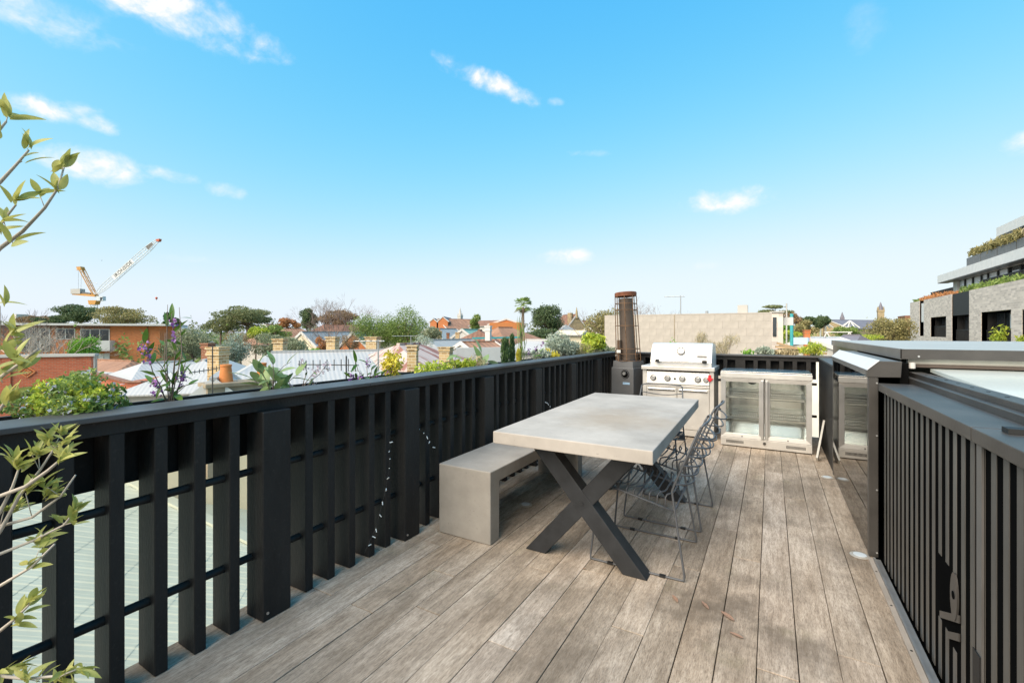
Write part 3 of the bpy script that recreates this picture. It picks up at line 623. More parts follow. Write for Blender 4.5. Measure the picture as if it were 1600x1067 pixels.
for px, py, L, rz, lb in ((1102,945,.085,2.2,'pinkish dry leaf lying flat on the deck, nearest the chair'), (1137,962,.11,-.7,'curled reddish dry leaf on the deck centre'), (1151,992,.08,-.3,'thin pale dry leaf on a dark stain of the deck'), (1055,935,.09,-1.0,'narrow dry leaf on the deck just below the chair foot'), (913,888,.03,.3,'tiny pale leaf on the deck beside the table foot')):
    dz = (EYE-.004)*FPX/(py-HOR); p = at(px, HOR, dz); o = bpy.data.objects.new('fallen_leaf', LEAFM); COL.objects.link(o); o.location = (p.x, p.y, .005); o.rotation_euler = (0, 0, rz); o.scale = (L*.8, L*.8, L*.6); tag(o, lb, 'leaf', 'fallen leaves on the deck')
# ------------------------------------------------------------------ vegetation helpers
def rdir(r):
    z = r.uniform(-1, 1); a = r.uniform(0, 2*math.pi); q = math.sqrt(1-z*z); return Vector((q*math.cos(a), q*math.sin(a), z))
def leaves(mb, r, n, clumps, size, asp=.5, shell=.45, up=.3):
    tot = sum(c[2] for c in clumps)
    for c, rad, w in clumps:
        c = Vector(c)
        for _ in range(int(n*w/tot)+1):
            d = rdir(r); k = (shell+(1-shell)*r.random()**.6)*(1.3 if r.random() < .10 else 1)
            p = c+Vector((d.x*rad[0], d.y*rad[1], d.z*rad[2]))*k
            a = (rdir(r)+Vector((0, 0, up))).normalized(); b = a.cross(rdir(r)).normalized()
            L = size*r.uniform(.6, 1.35); W = L*asp*.5
            nn = a.cross(b)*L*.12
            o = len(mb.v); mb.v += [tuple(p-a*L*.5), tuple(p+b*W+nn), tuple(p+a*L*.5), tuple(p-b*W+nn)]; mb.f.append((o, o+1, o+2, o+3))
    return mb
def crown_clumps(r, c, W, D, Hh, n, flat=1.0, lo=.24, hi=.40):
    out = []; c = Vector(c)
    for _ in range(n):
        d = rdir(r); k = r.uniform(.45, .80)
        q = r.uniform(lo, hi)
        out.append((c+Vector((d.x*W/2*k, d.y*D/2*k, d.z*Hh/2*k)), (W*q*.62, D*q*.62, Hh*q*.62*flat), q*q))
    return out
def limb(mb, p0, p1, r0, r1, r, n=6, sag=.08):
    p0 = Vector(p0); p1 = Vector(p1); L = (p1-p0).length; pts = []
    for k in range(5):
        t = k/4; q = p0.lerp(p1, t)
        if 0 < k < 4: q += rdir(r)*L*sag*.6
        pts.append(q)
    mb.tube(pts, [r0+(r1-r0)*k/4 for k in range(5)], n)
GREENS = dict(euc=((.10,.115,.05),(.16,.165,.08)), olive=((.13,.145,.085),(.22,.235,.15)), pepper=((.095,.14,.035),(.17,.215,.06)), dark=((.05,.075,.034),(.09,.118,.05)),
              lime=((.19,.24,.03),(.33,.34,.045)), brown=((.14,.095,.05),(.22,.15,.08)), khaki=((.155,.14,.06),(.23,.20,.085)), bright=((.085,.19,.022),(.15,.27,.035)), yellow=((.33,.29,.035),(.45,.38,.06)),
              silver=((.17,.20,.155),(.29,.32,.26)), rust=((.26,.12,.05),(.35,.19,.08)), dry=((.23,.19,.11),(.34,.29,.18)), conifer=((.03,.06,.022),(.06,.095,.03)), sage=((.2,.28,.13),(.3,.38,.2)))
LM = {k: mat_leaf('leaf_'+k, sc(a, 2.0), .3, sc(b, 2.0)) for k, (a, b) in GREENS.items()}
def tree(label, x0, x1, y0, y1, d, kind, n=2600, clumps=16, flat=1.0, name='leafy_tree', size=None, bark=None, deep=1., lo=.24, hi=.40, grp=None, asp=.5):
    r = random.Random(label); W = (x1-x0)/FPX*d; Hh = (y1-y0)/FPX*d; c = at((x0+x1)/2, (y0+y1)/2, d); g = Vector((c.x, c.y, GZ))
    t = thing(name, label, 'tree', g, 0, grp)
    cl = crown_clumps(r, c, W, W*deep, Hh, clumps, flat, lo, hi)
    leaves(MB(), r, int(n*1.9), cl, size or max(.09, 2.9*d/FPX), asp).build('crown', LM[kind], t)
    tk = MB(); r0 = max(.10, min(.45, W*.045)); top = Vector((c.x, c.y, c.z-Hh*.25)); limb(tk, g, top, r0, r0*.6, r, 8, .03); tk.build('trunk', bark or BARK, t, smooth='all')
    lm = MB()
    for q in cl[:10]: limb(lm, top-Vector((0,0,Hh*.1)), q[0], r0*.45, r0*.12, r, 5)
    lm.build('limbs', bark or BARK, t, smooth='all'); return t
def bare_tree(label, px, y0, d, W, m=None, levels=6, name='bare_tree', base=None, r0=.16, spread=.55, seed=0, grp=None, lean=0):
    r = random.Random(label+str(seed)); top = at(px, y0, d).z; b = at(px, HOR, d); b.z = GZ if base is None else base
    t = thing(name, label, 'tree', b, 0, grp); tr = MB(); br = MB(); Hh = top-b.z
    limb(tr, b, b+Vector((lean, 0, Hh*.35)), r0, r0*.7, r, 7, .03)
    def grow(p, dr, L, rad, lv):
        q = p+dr*L; br.tube([p, p.lerp(q, .5)+rdir(r)*L*.05, q], [rad, rad*.8, rad*.62], 4 if lv > 2 else 3)
        if lv == 0: return
        for _ in range(2 if lv > 3 else 3):
            nd = (dr+rdir(r)*spread+Vector((0,0,.12))).normalized(); grow(q, nd, L*r.uniform(.62, .86), rad*.60, lv-1)
    for k in range(4):
        a = k*math.pi/2+r.uniform(-.5, .5); grow(b+Vector((lean,0,Hh*r.uniform(.28, .35))), Vector((math.cos(a)*W, math.sin(a)*W, 1)).normalized(), Hh*.20, r0*.55, levels-1)
    tr.build('trunk', m or TWIG, t, smooth='all'); br.build('branches', m or TWIG, t); return t
def bush(label, x0, x1, y0, y1, d, kind, n=900, name='shrub', size=None, clumps=9, asp=.5, foot=None, cat='shrub', flower=None, grp=None, up=.5):
    r = random.Random(label); W = (x1-x0)/FPX*d; Hh = (y1-y0)/FPX*d; c = at((x0+x1)/2, (y0+y1)/2, d); fz = c.z-Hh*.55 if foot is None else foot
    t = thing(name, label, cat, (c.x, c.y, fz), 0, grp)
    cl = crown_clumps(r, c, W, min(W, Hh*1.6 if d < 9 else W), Hh, clumps, 1, *((.3, .5) if clumps < 20 else (.10, .30)))
    if clumps >= 20: cl = [(Vector((q[0].x+(q[0].x-c.x)*.25, q[0].y+(q[0].y-c.y)*.25, q[0].z+(q[0].z-c.z)*.2-abs(q[0].y-c.y)*.12)), (q[1][0], q[1][1], q[1][2]*1.3), q[2]) for q in cl]
    if d < 9: cl = [((q[0].x, q[0].y, q[0].z), (q[1][0], min(q[1][1], .16), q[1][2]), q[2]) for q in cl]
    leaves(MB(), r, n, cl, size or max(.05, 2.6*d/FPX), asp, up=up).build('foliage', LM[kind], t)
    s = MB()
    for q in cl: limb(s, (c.x+r.uniform(-.1,.1)*W, c.y+r.uniform(-.1,.1)*W, fz), q[0], max(.003, W*.012), max(.0015, W*.005), r, 4)
    s.build('stems', TWIG, t)
    if flower:
        f = MB(); leaves(f, r, flower[1], cl, flower[2], .9, .8); f.build('flowers', flower[0], t)['kind'] = 'stuff'
    return t
# ------------------------------------------------------------------ house helper
def house(name, label, A, B, w, drop, roof, wall, h0=0, h1=0, cat='house', over=.3, gable=None, base=None, ridge_cap=None, th=.06):
    A = Vector(A); B = Vector(B); zr = (A.z+B.z)/2; ze = zr-drop; d = Vector((B.x-A.x, B.y-A.y, 0)); L = d.length; d.normalize(); n = Vector((-d.y, d.x, 0)); base = GZ if base is None else base
    g = (A+B)/2; t = thing(name, label, cat, (g.x, g.y, base))
    E0 = A-d*h0; E1 = B+d*h1; wi = w-over
    def P(q, s, z): return Vector((q.x+n.x*s, q.y+n.y*s, z))
    W0 = E0+d*(over if h0 else .02); W1 = E1-d*(over if h1 else .02)
    wm = MB(); q = [P(W0,-wi,base),P(W1,-wi,base),P(W1,wi,base),P(W0,wi,base)]; wm.extr(q, (0,0,ze-base-.02)); wm.build('wall', wall, t)
    for s in (-1, 1):
        a, b, c_, e = P(A,0,zr), P(B,0,zr), P(E1,s*w,ze), P(E0,s*w,ze); MB().extr([a,b,c_,e] if s < 0 else [b,a,e,c_], (0,0,-th)).build('roof_slope', roof, t)
    for q0, E, hh, s in ((A, E0, h0, 1), (B, E1, h1, -1)):
        if hh: MB().extr([P(q0,0,zr), P(E,w,ze), P(E,-w,ze)] if s > 0 else [P(q0,0,zr), P(E,-w,ze), P(E,w,ze)], (0,0,-th)).build('hip_end', roof, t)
        else:
            k = q0+d*.03*s; MB().extr([P(k,-wi,ze-.03), P(k,wi,ze-.03), P(k,0,zr-.1)], d*.05*s).build('gable', gable or wall, t)
            for u in (-1, 1): MB().bar(P(q0-d*.05*s,0,zr-.05), P(q0-d*.05*s,u*w,ze-.05), .06, .2).build('barge_board', WHITE, t)
    MB().bar(P(A,0,zr+.02), P(B,0,zr+.02), .16, .08).build('ridge_cap', ridge_cap or roof, t)
    for s in (-1, 1): MB().bar(P(E0,s*(w+.04),ze-.05), P(E1,s*(w+.04),ze-.05), .1, .09).build('gutter', PALEM, t)
    return t
def chimney(label, px, y0, y1, d, wpx, m=BRKC, pots=0, rz=.5, name='chimney', cap=None):
    top = at(px, y0, d); bot = at(px, y1, d); w = wpx/FPX*d; h = top.z-bot.z; t = thing(name, label, 'chimney', bot, rz)
    MB().box(-w*.42, w*.42, -w*.42, w*.42, -.8, h*.70).build('shaft', m, t, local=True); MB().box(-w*.5, w*.5, -w*.5, w*.5, h*.70, h*.79).build('corbel', cap or m, t, local=True)
    MB().box(-w*.45, w*.45, -w*.45, w*.45, h*.79, h*.92).build('neck', m, t, local=True); MB().box(-w*.53, w*.53, -w*.53, w*.53, h*.92, h).build('crown', cap or m, t, local=True)
    for k in range(pots): x = (k-(pots-1)/2)*w*.4; MB().lathe([(w*.14,h),(w*.11,h+w*.5),(w*.14,h+w*.55)], (x,0,0), 12).build('pot', ORNG, t, local=True, smooth=True)
    return t
def antenna(label, px, y0, y1, d, L, rz, n=9, el=.28, m=PALEM, vert=False, r=.012, boom_z=None):
    top = at(px, y0, d); bot = at(px, y1, d); t = thing('roof_antenna', label, 'antenna', bot, rz); h = top.z-bot.z; z = h*.96 if boom_z is None else boom_z
    MB().cyl((0,0,0), (0,0,h), r*1.3, n=7).build('mast', m, t, local=True); MB().cyl((-L*.8,0,z), (L*.2,0,z), r, n=6).build('boom', m, t, local=True)
    for k in range(n):
        x = -L*.78+L*.93*k/(n-1); q = el*(.75+.5*k/n); a = (0,0,q/2) if vert else (0,q/2,0); MB().cyl((x,-a[1],z-a[2]), (x,a[1],z+a[2]), r*.8, n=5).build('element', m, t, local=True)
    return t
def windows(t, wall_pts, specs):    # wall_pts: origin, unit dir, outward normal ; spec: (s0,s1,z0,z1,panes,blind)
    o, d, n = [Vector(v) for v in wall_pts]
    for s0, s1, z0, z1, k, bl in specs:
        a = o+d*s0; b = o+d*s1
        w = MB().extr([Vector((a.x,a.y,z0))+n*.01, Vector((b.x,b.y,z0))+n*.01, Vector((b.x,b.y,z1))+n*.01, Vector((a.x,a.y,z1))+n*.01], n*.02).build('window', CURT if bl else PANE, t)
        for i in range(k+1):
            p = a.lerp(b, i/k); MB().bar(Vector((p.x,p.y,z0))+n*.045, Vector((p.x,p.y,z1))+n*.045, .07, .05, n).build('frame', WHITE, w)
        for z in (z0, z1): MB().bar(Vector((a.x,a.y,z))+n*.046, Vector((b.x,b.y,z))+n*.046, .05, .07).build('frame', WHITE, w)
# ------------------------------------------------------------------ neighbouring buildings, left to right
def green_roof():
    S = Vector((.717, .697, -.2565)); Cc = Vector((-.697, .717, 0)); P0 = Vector((-9.193, 2.782, -2.4)); nr = Cc.cross(S).normalized(); nr = nr if nr.z > 0 else -nr
    t = thing('green_roof_house', 'neighbouring house with pale green ribbed metal roof below the balustrade', 'house', (-9, 1, GZ)); p = .19
    prof = [(0,0),(.02,.012),(.05,.012),(.07,0),(.10,.0),(.105,.003),(.12,.003),(.125,0)]
    sheets = {}
    s_lo = -5.0; rows = [s_lo, -3.2, -2.35, -1.45, -.48, .45, 1.35, 2.2, 3.4]
    for i in range(len(rows)-1):
        m = MB(); a, b = rows[i], rows[i+1]; c = -7.0
        while c < 7.5:
            cs = [c+x for x, _ in prof]+[c+p]; hs = [h for _, h in prof]+[0]
            e = []
            for cc in cs:
                hip = -1.25+(3.95-cc)*1.478; bb = min(b+.06, hip); e.append(bb)
            if all(x > a for x in e):
                vs = []; lift = .005
                for cc, h, x in zip(cs, hs, e): vs += [P0+Cc*cc+S*a+nr*h, P0+Cc*cc+S*x+nr*(h+lift)]
                m.add(vs, [(2*k, 2*k+1, 2*k+3, 2*k+2) for k in range(len(cs)-1)])
            c += p
        if m.f: m.build('roof_sheet', ROOFGR, t)
    h0 = P0+Cc*6.2+S*(-1.25+(3.95-6.2)*1.478); h1 = P0+Cc*.7+S*3.4; MB().bar(h0+nr*.04, h1+nr*.04, .26, .05, nr).build('hip_cap', ROOFGR, t)
    MB().extr([P0+Cc*-6.8+S*3.2-Vector((0,0,.3)), P0+Cc*.6+S*3.2-Vector((0,0,.3)), P0+Cc*6.0+S*-4.4-Vector((0,0,1.3)), P0+Cc*-6.8+S*-4.6-Vector((0,0,1.3))], (0,0,-2.4)).build('wall', RENDER, t)
    q = P0+Cc*.7+S*3.4; e = P0+Cc*6.2+S*-4.6
    MB().extr([h0-nr*.02, h1-nr*.02, h1+Vector((-1.2,2.4,-.6))], (0,0,-.03)).build('hip_end', ROOFGR, t)
green_roof()
house('low_outbuilding', 'low outbuilding with brown tiled roof glimpsed between the balustrade slats', at(225,728,17), at(345,716,15), 1.4, .5, TILEB, RENDER, 0, 0, 'outbuilding')
tag(MB().extr([atz(225,13.4,-4.2), atz(400,10.6,-4.2), atz(400,10.9,-4.2), atz(225,13.7,-4.2)], (0,0,1.2)).build('yard_wall', RENDER), 'pale rendered yard wall glimpsed through the balustrade slats', 'wall')
def orange_flats():
    d0, d1 = 47, 52; a = at(-140, HOR, 44); b = at(250, HOR, d1); dv = (b-a); dv.z = 0; L = dv.length; dv.normalize(); n = Vector((dv.y, -dv.x, 0)); zt = at(250, 509.5, d1).z; zb = GZ
    t = thing('brick_flats', 'orange brick block of flats with flat roof and white balcony', 'building', ((a.x+b.x)/2, (a.y+b.y)/2, zb)); bk = -n*9
    def V(s, z, o=0): return Vector((a.x+dv.x*s+n.x*o, a.y+dv.y*s+n.y*o, z))
    def s_of(px): # intersect pixel column with wall line
        u = (px-800)/FPX; r = Vector((FX+u*RX, FY+u*RY, 0)); den = r.x*dv.y-r.y*dv.x; return (r.y*a.x-r.x*a.y)/den
    def z_at(px, py): s = s_of(px); q = V(s, 0); dep = q.x*FX+q.y*FY; return EYE+(HOR-py)/FPX*dep
    MB().extr([V(0,zb), V(L,zb), V(L,zb)+bk, V(0,zb)+bk], (0,0,zt-zb)).build('wall', BRKO, t)
    MB().extr([V(-.5,zt+.02,.9), V(L+.7,zt+.02,.9), V(L+.7,zt+.02,-9.5), V(-.5,zt+.02,-9.5)], (0,0,.22)).build('roof_slab', WHITE, t)
    MB().extr([V(-.4,zt-.28,.03), V(s_of(172),zt-.28,.03), V(s_of(172),zt+.015,.03), V(-.4,zt+.015,.03)], n*.05).build('soffit_board', TILEB, t)
    S = [(88,117,513.5,530,2,0), (126,171,514.5,535,3,0), (30,62,513,548,2,0), (152,171,553,566,2,1), (64,78,513,549,1,0)]
    for x0, x1, y0, y1, k, bl in S: windows(t, (V(0,0), dv, n), [(s_of(x0), s_of(x1), z_at(x0,y1), z_at(x0,y0), k, bl)])
    s0, s1 = s_of(146), s_of(180); MB().extr([V(s0,z_at(160,548),.05), V(s1,z_at(160,548),.05), V(s1,z_at(160,548),1.5), V(s0,z_at(160,548),1.5)], (0,0,.15)).build('balcony_floor', RENDER, t)
    MB().extr([V(s0,z_at(160,546),1.4), V(s1,z_at(160,546),1.4), V(s1,z_at(160,546),1.5), V(s0,z_at(160,546),1.5)], (0,0,1.0)).build('balcony_panel', WHITE, t)
    MB().extr([V(s1-.08,z_at(160,546),.05), V(s1,z_at(160,546),.05), V(s1,z_at(160,546),1.395), V(s1-.08,z_at(160,546),1.395)], (0,0,1.0)).build('balcony_panel', WHITE, t)
    MB().cyl(V(s_of(231),zb,.08), V(s_of(231),zt,.08), .05, n=8).build('downpipe', BRKB, t)
    return t
orange_flats()
def brick_parapet():
    d = 24; t = thing('brick_warehouse', 'red brick parapet building with pale coping and raised diamond ornament', 'building', at(60, HOR, d)-Vector((0,0,EYE-GZ)))
    A = at(-120, 561, 22.5); B = at(146, 556.5, 25); zt = B.z; dv = Vector((B.x-A.x, B.y-A.y, 0)).normalized(); n = Vector((dv.y, -dv.x, 0)); L = Vector((B.x-A.x, B.y-A.y, 0)).length
    def V(s, z, o=0): return Vector((A.x+dv.x*s+n.x*o, A.y+dv.y*s+n.y*o, z))
    MB().extr([V(0,GZ), V(L,GZ), V(L,GZ,-.35), V(0,GZ,-.35)], (0,0,zt-GZ)).build('wall', BRKR, t); MB().extr([V(0,GZ,-.351), V(L,GZ,-.351), V(L,GZ,-7), V(0,GZ,-7)], (0,0,zt-GZ-1.1)).build('flat_roof_body', RENDER, t)
    MB().extr([V(-.2,zt,.12), V(L+.1,zt,.12), V(L+.1,zt,-.4), V(-.2,zt,-.4)], (0,0,.14)).build('coping', RENDER, t)
    MB().extr([V(L-.1,zt-1.2,.0), V(L+.06,zt-1.2,.0), V(L+.06,zt-1.2,-.3), V(L-.1,zt-1.2,-.3)], (0,0,1.19)).build('corner_flashing', PALEM, t)
    for s in (L-3.7, L-6.6): MB().extr([V(s,GZ,0), V(s+.34,GZ,0), V(s+.34,GZ,.07), V(s,GZ,.07)], (0,0,zt-GZ-.02)).build('pier', BRKR, t)
    cs = L-(146-67)/FPX*24.6; cz = at(67, 580, 24.3).z; hw, hh = .33, .28
    for k in range(2):       # diamond outline of projecting bricks
        f = 1-.5*k
        for p, q in (((-1,0),(0,1)),((0,1),(1,0)),((1,0),(0,-1)),((0,-1),(-1,0))): MB().bar(V(cs+p[0]*hw*f, cz+p[1]*hh*f, .03), V(cs+q[0]*hw*f, cz+q[1]*hh*f, .03), .06, .07, n).build('diamond_brick', BRKO, t)
    MB().extr([V(cs-.09,cz,.0), V(cs,cz+.08,.0), V(cs+.09,cz,.0), V(cs,cz-.08,.0)], n*.05).build('diamond_brick', BRKO, t)
brick_parapet()
def low_brick():
    t = thing('brick_lean_to', 'lower red brick wing with sloping parapet and dark rain hopper', 'building', atz(190, 21, GZ))
    pts = [(130,580,22),(146,583,21.6),(200,597.5,20.4),(226,597,19.8)]
    T = [at(*p) for p in pts]; q = [Vector((v.x, v.y, GZ)) for v in T]; back = (T[0]-at(800,HOR,0)); bk = Vector((FX-.5*RX, FY-.5*RY, 0)).normalized()*4
    for i in range(3):
        MB().extr([q[i], q[i+1], T[i+1], T[i]], bk*(.12 if i < 2 else 1)).build('wall', BRKR, t); MB().bar(T[i]+Vector((0,0,.03)), T[i+1]+Vector((0,0,.03)), .3, .06).build('coping', TILEB, t)
    h = at(217, 610, 19.9); MB().extr([h+Vector((-.17,-.1,.14)), h+Vector((.17,-.02,.14)), h+Vector((.12,-.02,-.12)), h+Vector((-.12,-.1,-.12))], Vector((.1,-.2,0))).build('rain_hopper', CHAR, t); MB().cyl(h+Vector((.03,-.15,-.1)), h+Vector((.03,-.15,-4)), .06, n=8).build('downpipe', CHAR, t)
    s = at(192, 626, 19); MB().bar(s+Vector((-.25,-.12,0)), s+Vector((.35,.1,0)), .15, .16).build('window_lintel', WHITE, t)
low_brick()
house('tiled_cottage', 'cottage with weathered terracotta tiled roof behind the red brick wing', at(140,563,31), at(207,562.5,29), 2.6, 1.1, TILE, RENDER, 1.6, 1.8)
house('white_roof_house', 'house with pale hipped metal roof behind the purple-flowered plant', at(222,567,23), at(300,564,25), 3.4, 1.35, ROOFW, RENDER, 2.2, .8)
house('terrace_house', 'terrace house with low white hipped roof beside the tall striped chimney', at(318,561,21.5), at(346,560.5,24), 2.6, 1.25, ROOFW, RENDER, 2.4, 1.2)
house('terrace_house', 'long white metal roofed terrace house carrying three cream brick chimneys', at(424,552,18), at(600,546,20), 4.4, 1.55, ROOFW, RENDER, 2.3, 1.8)
house('gabled_annexe', 'small cream weatherboard gable below the orange chimney pot', at(333,588,10.6), at(352,583,13.4), 1.3, 1.15, ROOFG, BOARDS, 0, 0, 'annexe', .12)
chimney('tall striped cream brick chimney with fancy crown beside the antenna mast', 341, 542, 585, 16, 24, rz=.35)
chimney('slim red brick chimney behind the tall striped one', 325, 536, 563, 24, 15, BRKB, rz=.3)
chimney('cream brick chimney on the left of the long white roof', 438, 529, 554, 19, 18, rz=.5)
chimney('cream brick chimney halfway along the long white roof', 520, 526, 549, 20, 17, rz=.4)
chimney('squat cream brick chimney at the right end of the long white roof', 583, 526, 546, 21, 20, rz=.4)
chimney('cream brick chimney in front of the rusty red roof', 645, 539, 568, 15.5, 17, rz=.5); chimney('broad cream brick chimney right of the rusty red roof', 697, 542, 562, 17, 20, rz=.3)
def block_chimney():
    t = thing('rendered_chimney', 'weathered rendered chimney stack with two orange terracotta pots', 'chimney', atz(365, 10.5, -1.2)); p = at(326, 600, 10.4); q = at(425, 596, 11.4)
    d = Vector((q.x-p.x, q.y-p.y, 0)); d.normalize(); n = Vector((-d.y, d.x, 0)); L = (q-p).length
    MB().extr([Vector((p.x,p.y,-2))-d*.02, Vector((p.x,p.y,-2))+d*L, Vector((p.x,p.y,-2))+d*L+n*.55, Vector((p.x,p.y,-2))-d*.02+n*.55], (0,0,p.z+2-.1)).build('stack', OLDCON, t)
    MB().extr([Vector((p.x,p.y,p.z-.10))-d*.08-n*.06, Vector((p.x,p.y,p.z-.10))+d*(L+.05)-n*.06, Vector((p.x,p.y,p.z-.10))+d*(L+.05)+n*.6, Vector((p.x,p.y,p.z-.10))-d*.08+n*.6], (0,0,.1)).build('cap', OLDCON, t, bevel=.02)
    for s, k in ((.42, 1), (1.22, .85)):
        c = p+d*s+n*.27; MB().lathe([(.155*k,0),(.148*k,.05),(.115*k,.36),(.125*k,.37),(.125*k,.41),(.09*k,.415)], c, 20).build('pot', ORNG, t, smooth=True)
block_chimney()
antenna('antenna with dark dotted elements on a mast beside the striped chimney', 332, 541, 622, 9.8, 1.05, 2.2, 7, .10, CHAR, True, .010, .62)
antenna('black television antenna with upright bars above the long white roof', 541, 556, 600, 7.2, 1.05, R_(20), 9, .17, PLASTIC, True, .0085, .30)
antenna('thin white antenna standing before the pepper tree', 642, 524, 546, 20, 1.0, 1.2, 7, .5, PALEM)
antenna('grey post antenna right of the long white roof', 591, 531, 580, 14, .9, .6, 6, .4, PALEM, False, .02)
antenna('lone antenna with single boom on top of the grey block wall', 1063.5, 462, 495, 14.6, .62, R_(12), 5, .14, PALEM, False, .012)
house('gabled_cottage', 'cottage with cream gable and long pale slate roof beyond the terraces', at(471,518,42), at(548,519,49), 3.2, 2.6, ROOFG, CREAM, 0, 0)
house('gabled_cottage', 'cottage with orange brick gable and white barge boards left of the pepper tree', at(551,519,44), at(575,518,50), 2.0, 2.2, ROOFG, BRKO, 0, 0)
house('tiled_house', 'wide brown tiled hip roof house behind the cream gabled cottage', at(505,508,62), at(565,507,64), 5, 2.2, TILEB, CREAM, 4, 4)
house('tiled_house', 'red tiled hip roof house left behind the cream gable', at(432,514,54), at(470,513,56), 4, 1.8, TILE, RENDER, 3, 3)
house('rusty_house', 'house with streaked rusty red hipped iron roof', at(622,537,19.5), at(655,538,21), 2.3, .95, RRUST, RENDER, 1.5, 1.9)
house('metal_roof_house', 'pale metal roofed house right of the rusty roof', at(668,533,26), at(735,529,30), 3.2, 1.0, ROOFG, RENDER, 1.5, 1)
house('gabled_cottage', 'white gabled cottage with grey roof in front of the school', at(668,514,46), at(712,513,52), 2.4, 1.5, ROOFG, WHITE, 0, 0)
house('gabled_cottage', 'white gabled cottage with pale green roof', at(722,515,42), at(748,514,47), 2.2, 1.6, ROOFGN, WHITE, 0, 1)
house('tiled_house', 'terracotta hip roof house with tall white chimney', at(778,511.5,36), at(800,512,37), 3.4, 1.4, TILE, RENDER, 2, 2)
house('tiled_house', 'small terracotta hip roof left of the white chimney', at(748,516,34), at(752,516,35), 1.8, .9, TILEB, RENDER, 1.2, .8)
chimney('tall plain white chimney rising between terracotta roofs', 763, 509, 536, 31, 9.5, WHITE, rz=.2); chimney('small cream chimney with pots before the grey cottage roof', 687, 517, 528, 38, 7, BRKC, 1); chimney('small dark-topped chimney in front of the white gables', 700, 520, 528, 36, 5, BRKB); chimney('cream chimney on the pale green roofed cottage', 715, 519, 531, 36, 7, BRKC)
tag(MB().bar(at(738,528.5,32), at(812,527,33), .12, .12).build('teal_gutter', TEAL), 'teal painted gutter line below the terracotta roofs', 'gutter')
house('tiled_outbuilding', 'low white walled outbuilding with narrow terracotta roof', at(721,534.5,25), at(772,534,26), 1.2, .35, TILE, WHITE, 0, 0, 'outbuilding')
tag(MB().extr([atz(712,22,GZ), atz(806,23.5,GZ), atz(806,23.8,GZ), atz(712,22.3,GZ)], (0,0,at(760,543,22.7).z-GZ)).build('white_wall', WHITE), 'plain white wall behind the lime shrubs', 'wall')
house('white_shed', 'white low vaulted metal shed behind the conifers', at(822,531,26), at(868,532,25), 1.6, .55, ROOFW, WHITE, .6, .6, 'shed')
def school():
    d = 112; t = house('school_hall', 'long red brick school hall with orange tiled roof and tall windows', at(683,498.5,d), at(742,498.5,d+6), 6, 2.7, TILE, BRKO, 0, 0, 'school')
    A = at(679, HOR, d-6.2); dv = (at(742, HOR, d-.2)-A); dv.z = 0; L = dv.length; dv.normalize(); n = Vector((dv.y, -dv.x, 0))
    for k in range(5): windows(t, (A+n*.5, dv, n), [(1+k*L/5, 1+k*L/5+1.1, -1.6, .6, 2, 1)])
    for x, y, w in ((677, 497.5, 6), (692, 494.5, 8)):
        p = at(x, y, d-3); q = p+Vector((FX, FY, 0))*14; house('school_gable', f'{"taller right" if x > 680 else "smaller left"} red brick school gable with white edging', p, q, w/FPX*d*1.15, w*.95/FPX*d, SLATE, BRKO, 0, 0, 'school')
school()
def spire(label, px, y0, y1, d, wpx, frac=.55, m=STONE, rm=SLATE):
    b = atz(px, d, GZ); top = at(px, y0, d).z; w = wpx/FPX*d/2; zs = top-(at(px,y0,d).z-at(px,y1,d).z)*frac; t = thing('church_spire', label, 'spire', b)
    MB().box(b.x-w, b.x+w, b.y-w, b.y+w, GZ, zs).build('tower', m, t); s = MB(); n = 8
    s.tube([(b.x,b.y,zs), (b.x,b.y,top)], [w*1.0, .05], 8); s.build('spire', rm, t); MB().box(b.x-w*1.12, b.x+w*1.12, b.y-w*1.12, b.y+w*1.12, zs-.5, zs-.02).build('cornice', m, t)
    for u, v in ((-1,-1),(1,-1),(1,1),(-1,1)): MB().lathe([(w*.2,zs),(w*.2,zs+w*.6),(.02,zs+w*1.5)], (b.x+u*w*.85, b.y+v*w*.85, 0), 6).build('pinnacle', m, t)
spire('pale distant church spire above the school roof', 719, 480, 498, 230, 6, .72, RENDER, RENDER); spire('sandstone church tower with slate spire on the right skyline', 1376, 472, 502, 130, 8, .42)
house('long_hall', 'dark roofed long hall with white band right of the school', at(750,500,100), at(790,502,96), 4, 1.2, TILEB, WHITE, 0, 0, 'hall')
house('orange_hall', 'orange walled hall with low white-edged gable beside the palm', at(791,500,62), at(795,499.5,74), 2.6, .8, ROOFW, mat('orange_render', (.52, .19, .06), .8, var=.08), 0, 0, 'hall')
tag(MB().extr([atz(765,61.5,GZ), atz(817,61.5,GZ), atz(817,62,GZ), atz(765,62,GZ)], (0,0,at(790,504,61.7).z-GZ)).build('orange_wall', MATS['orange_render']), 'broad orange rendered wall under the low gable', 'wall')
def stone_house():
    t = house('stone_house', 'old sandstone house with steep brown roof and chimneys', at(880,492,80), at(901,491.5,76), 2.3, 2.7, TILEB, STONE, 0, 0)
    p = at(891, 489, 76); MB().box(p.x-.35, p.x+.35, p.y-.35, p.y+.35, p.z-3, p.z).build('chimney', STONE, t); p = at(901, 488, 76); MB().lathe([(.25,-1),(.2,0),(.02,.9)], p, 6).build('finial', STONE, t)
    house('brown_wing', 'lower brown roofed wing right of the sandstone house', at(905,501,80), at(925,501,82), 2.4, 1.8, TILEB, STONE, 0, 1)
    house('cream_house', 'low cream house with white windows below the sandstone house', at(874,517,44), at(915,517,43), 1.6, .35, CREAM, CREAM, 0, 0)
    house('pale_lean_to', 'pale skillion roof left of the sandstone house', at(868,508,64), at(885,508,62), 1.6, .8, ROOFW, RENDER, .5, .5)
stone_house()
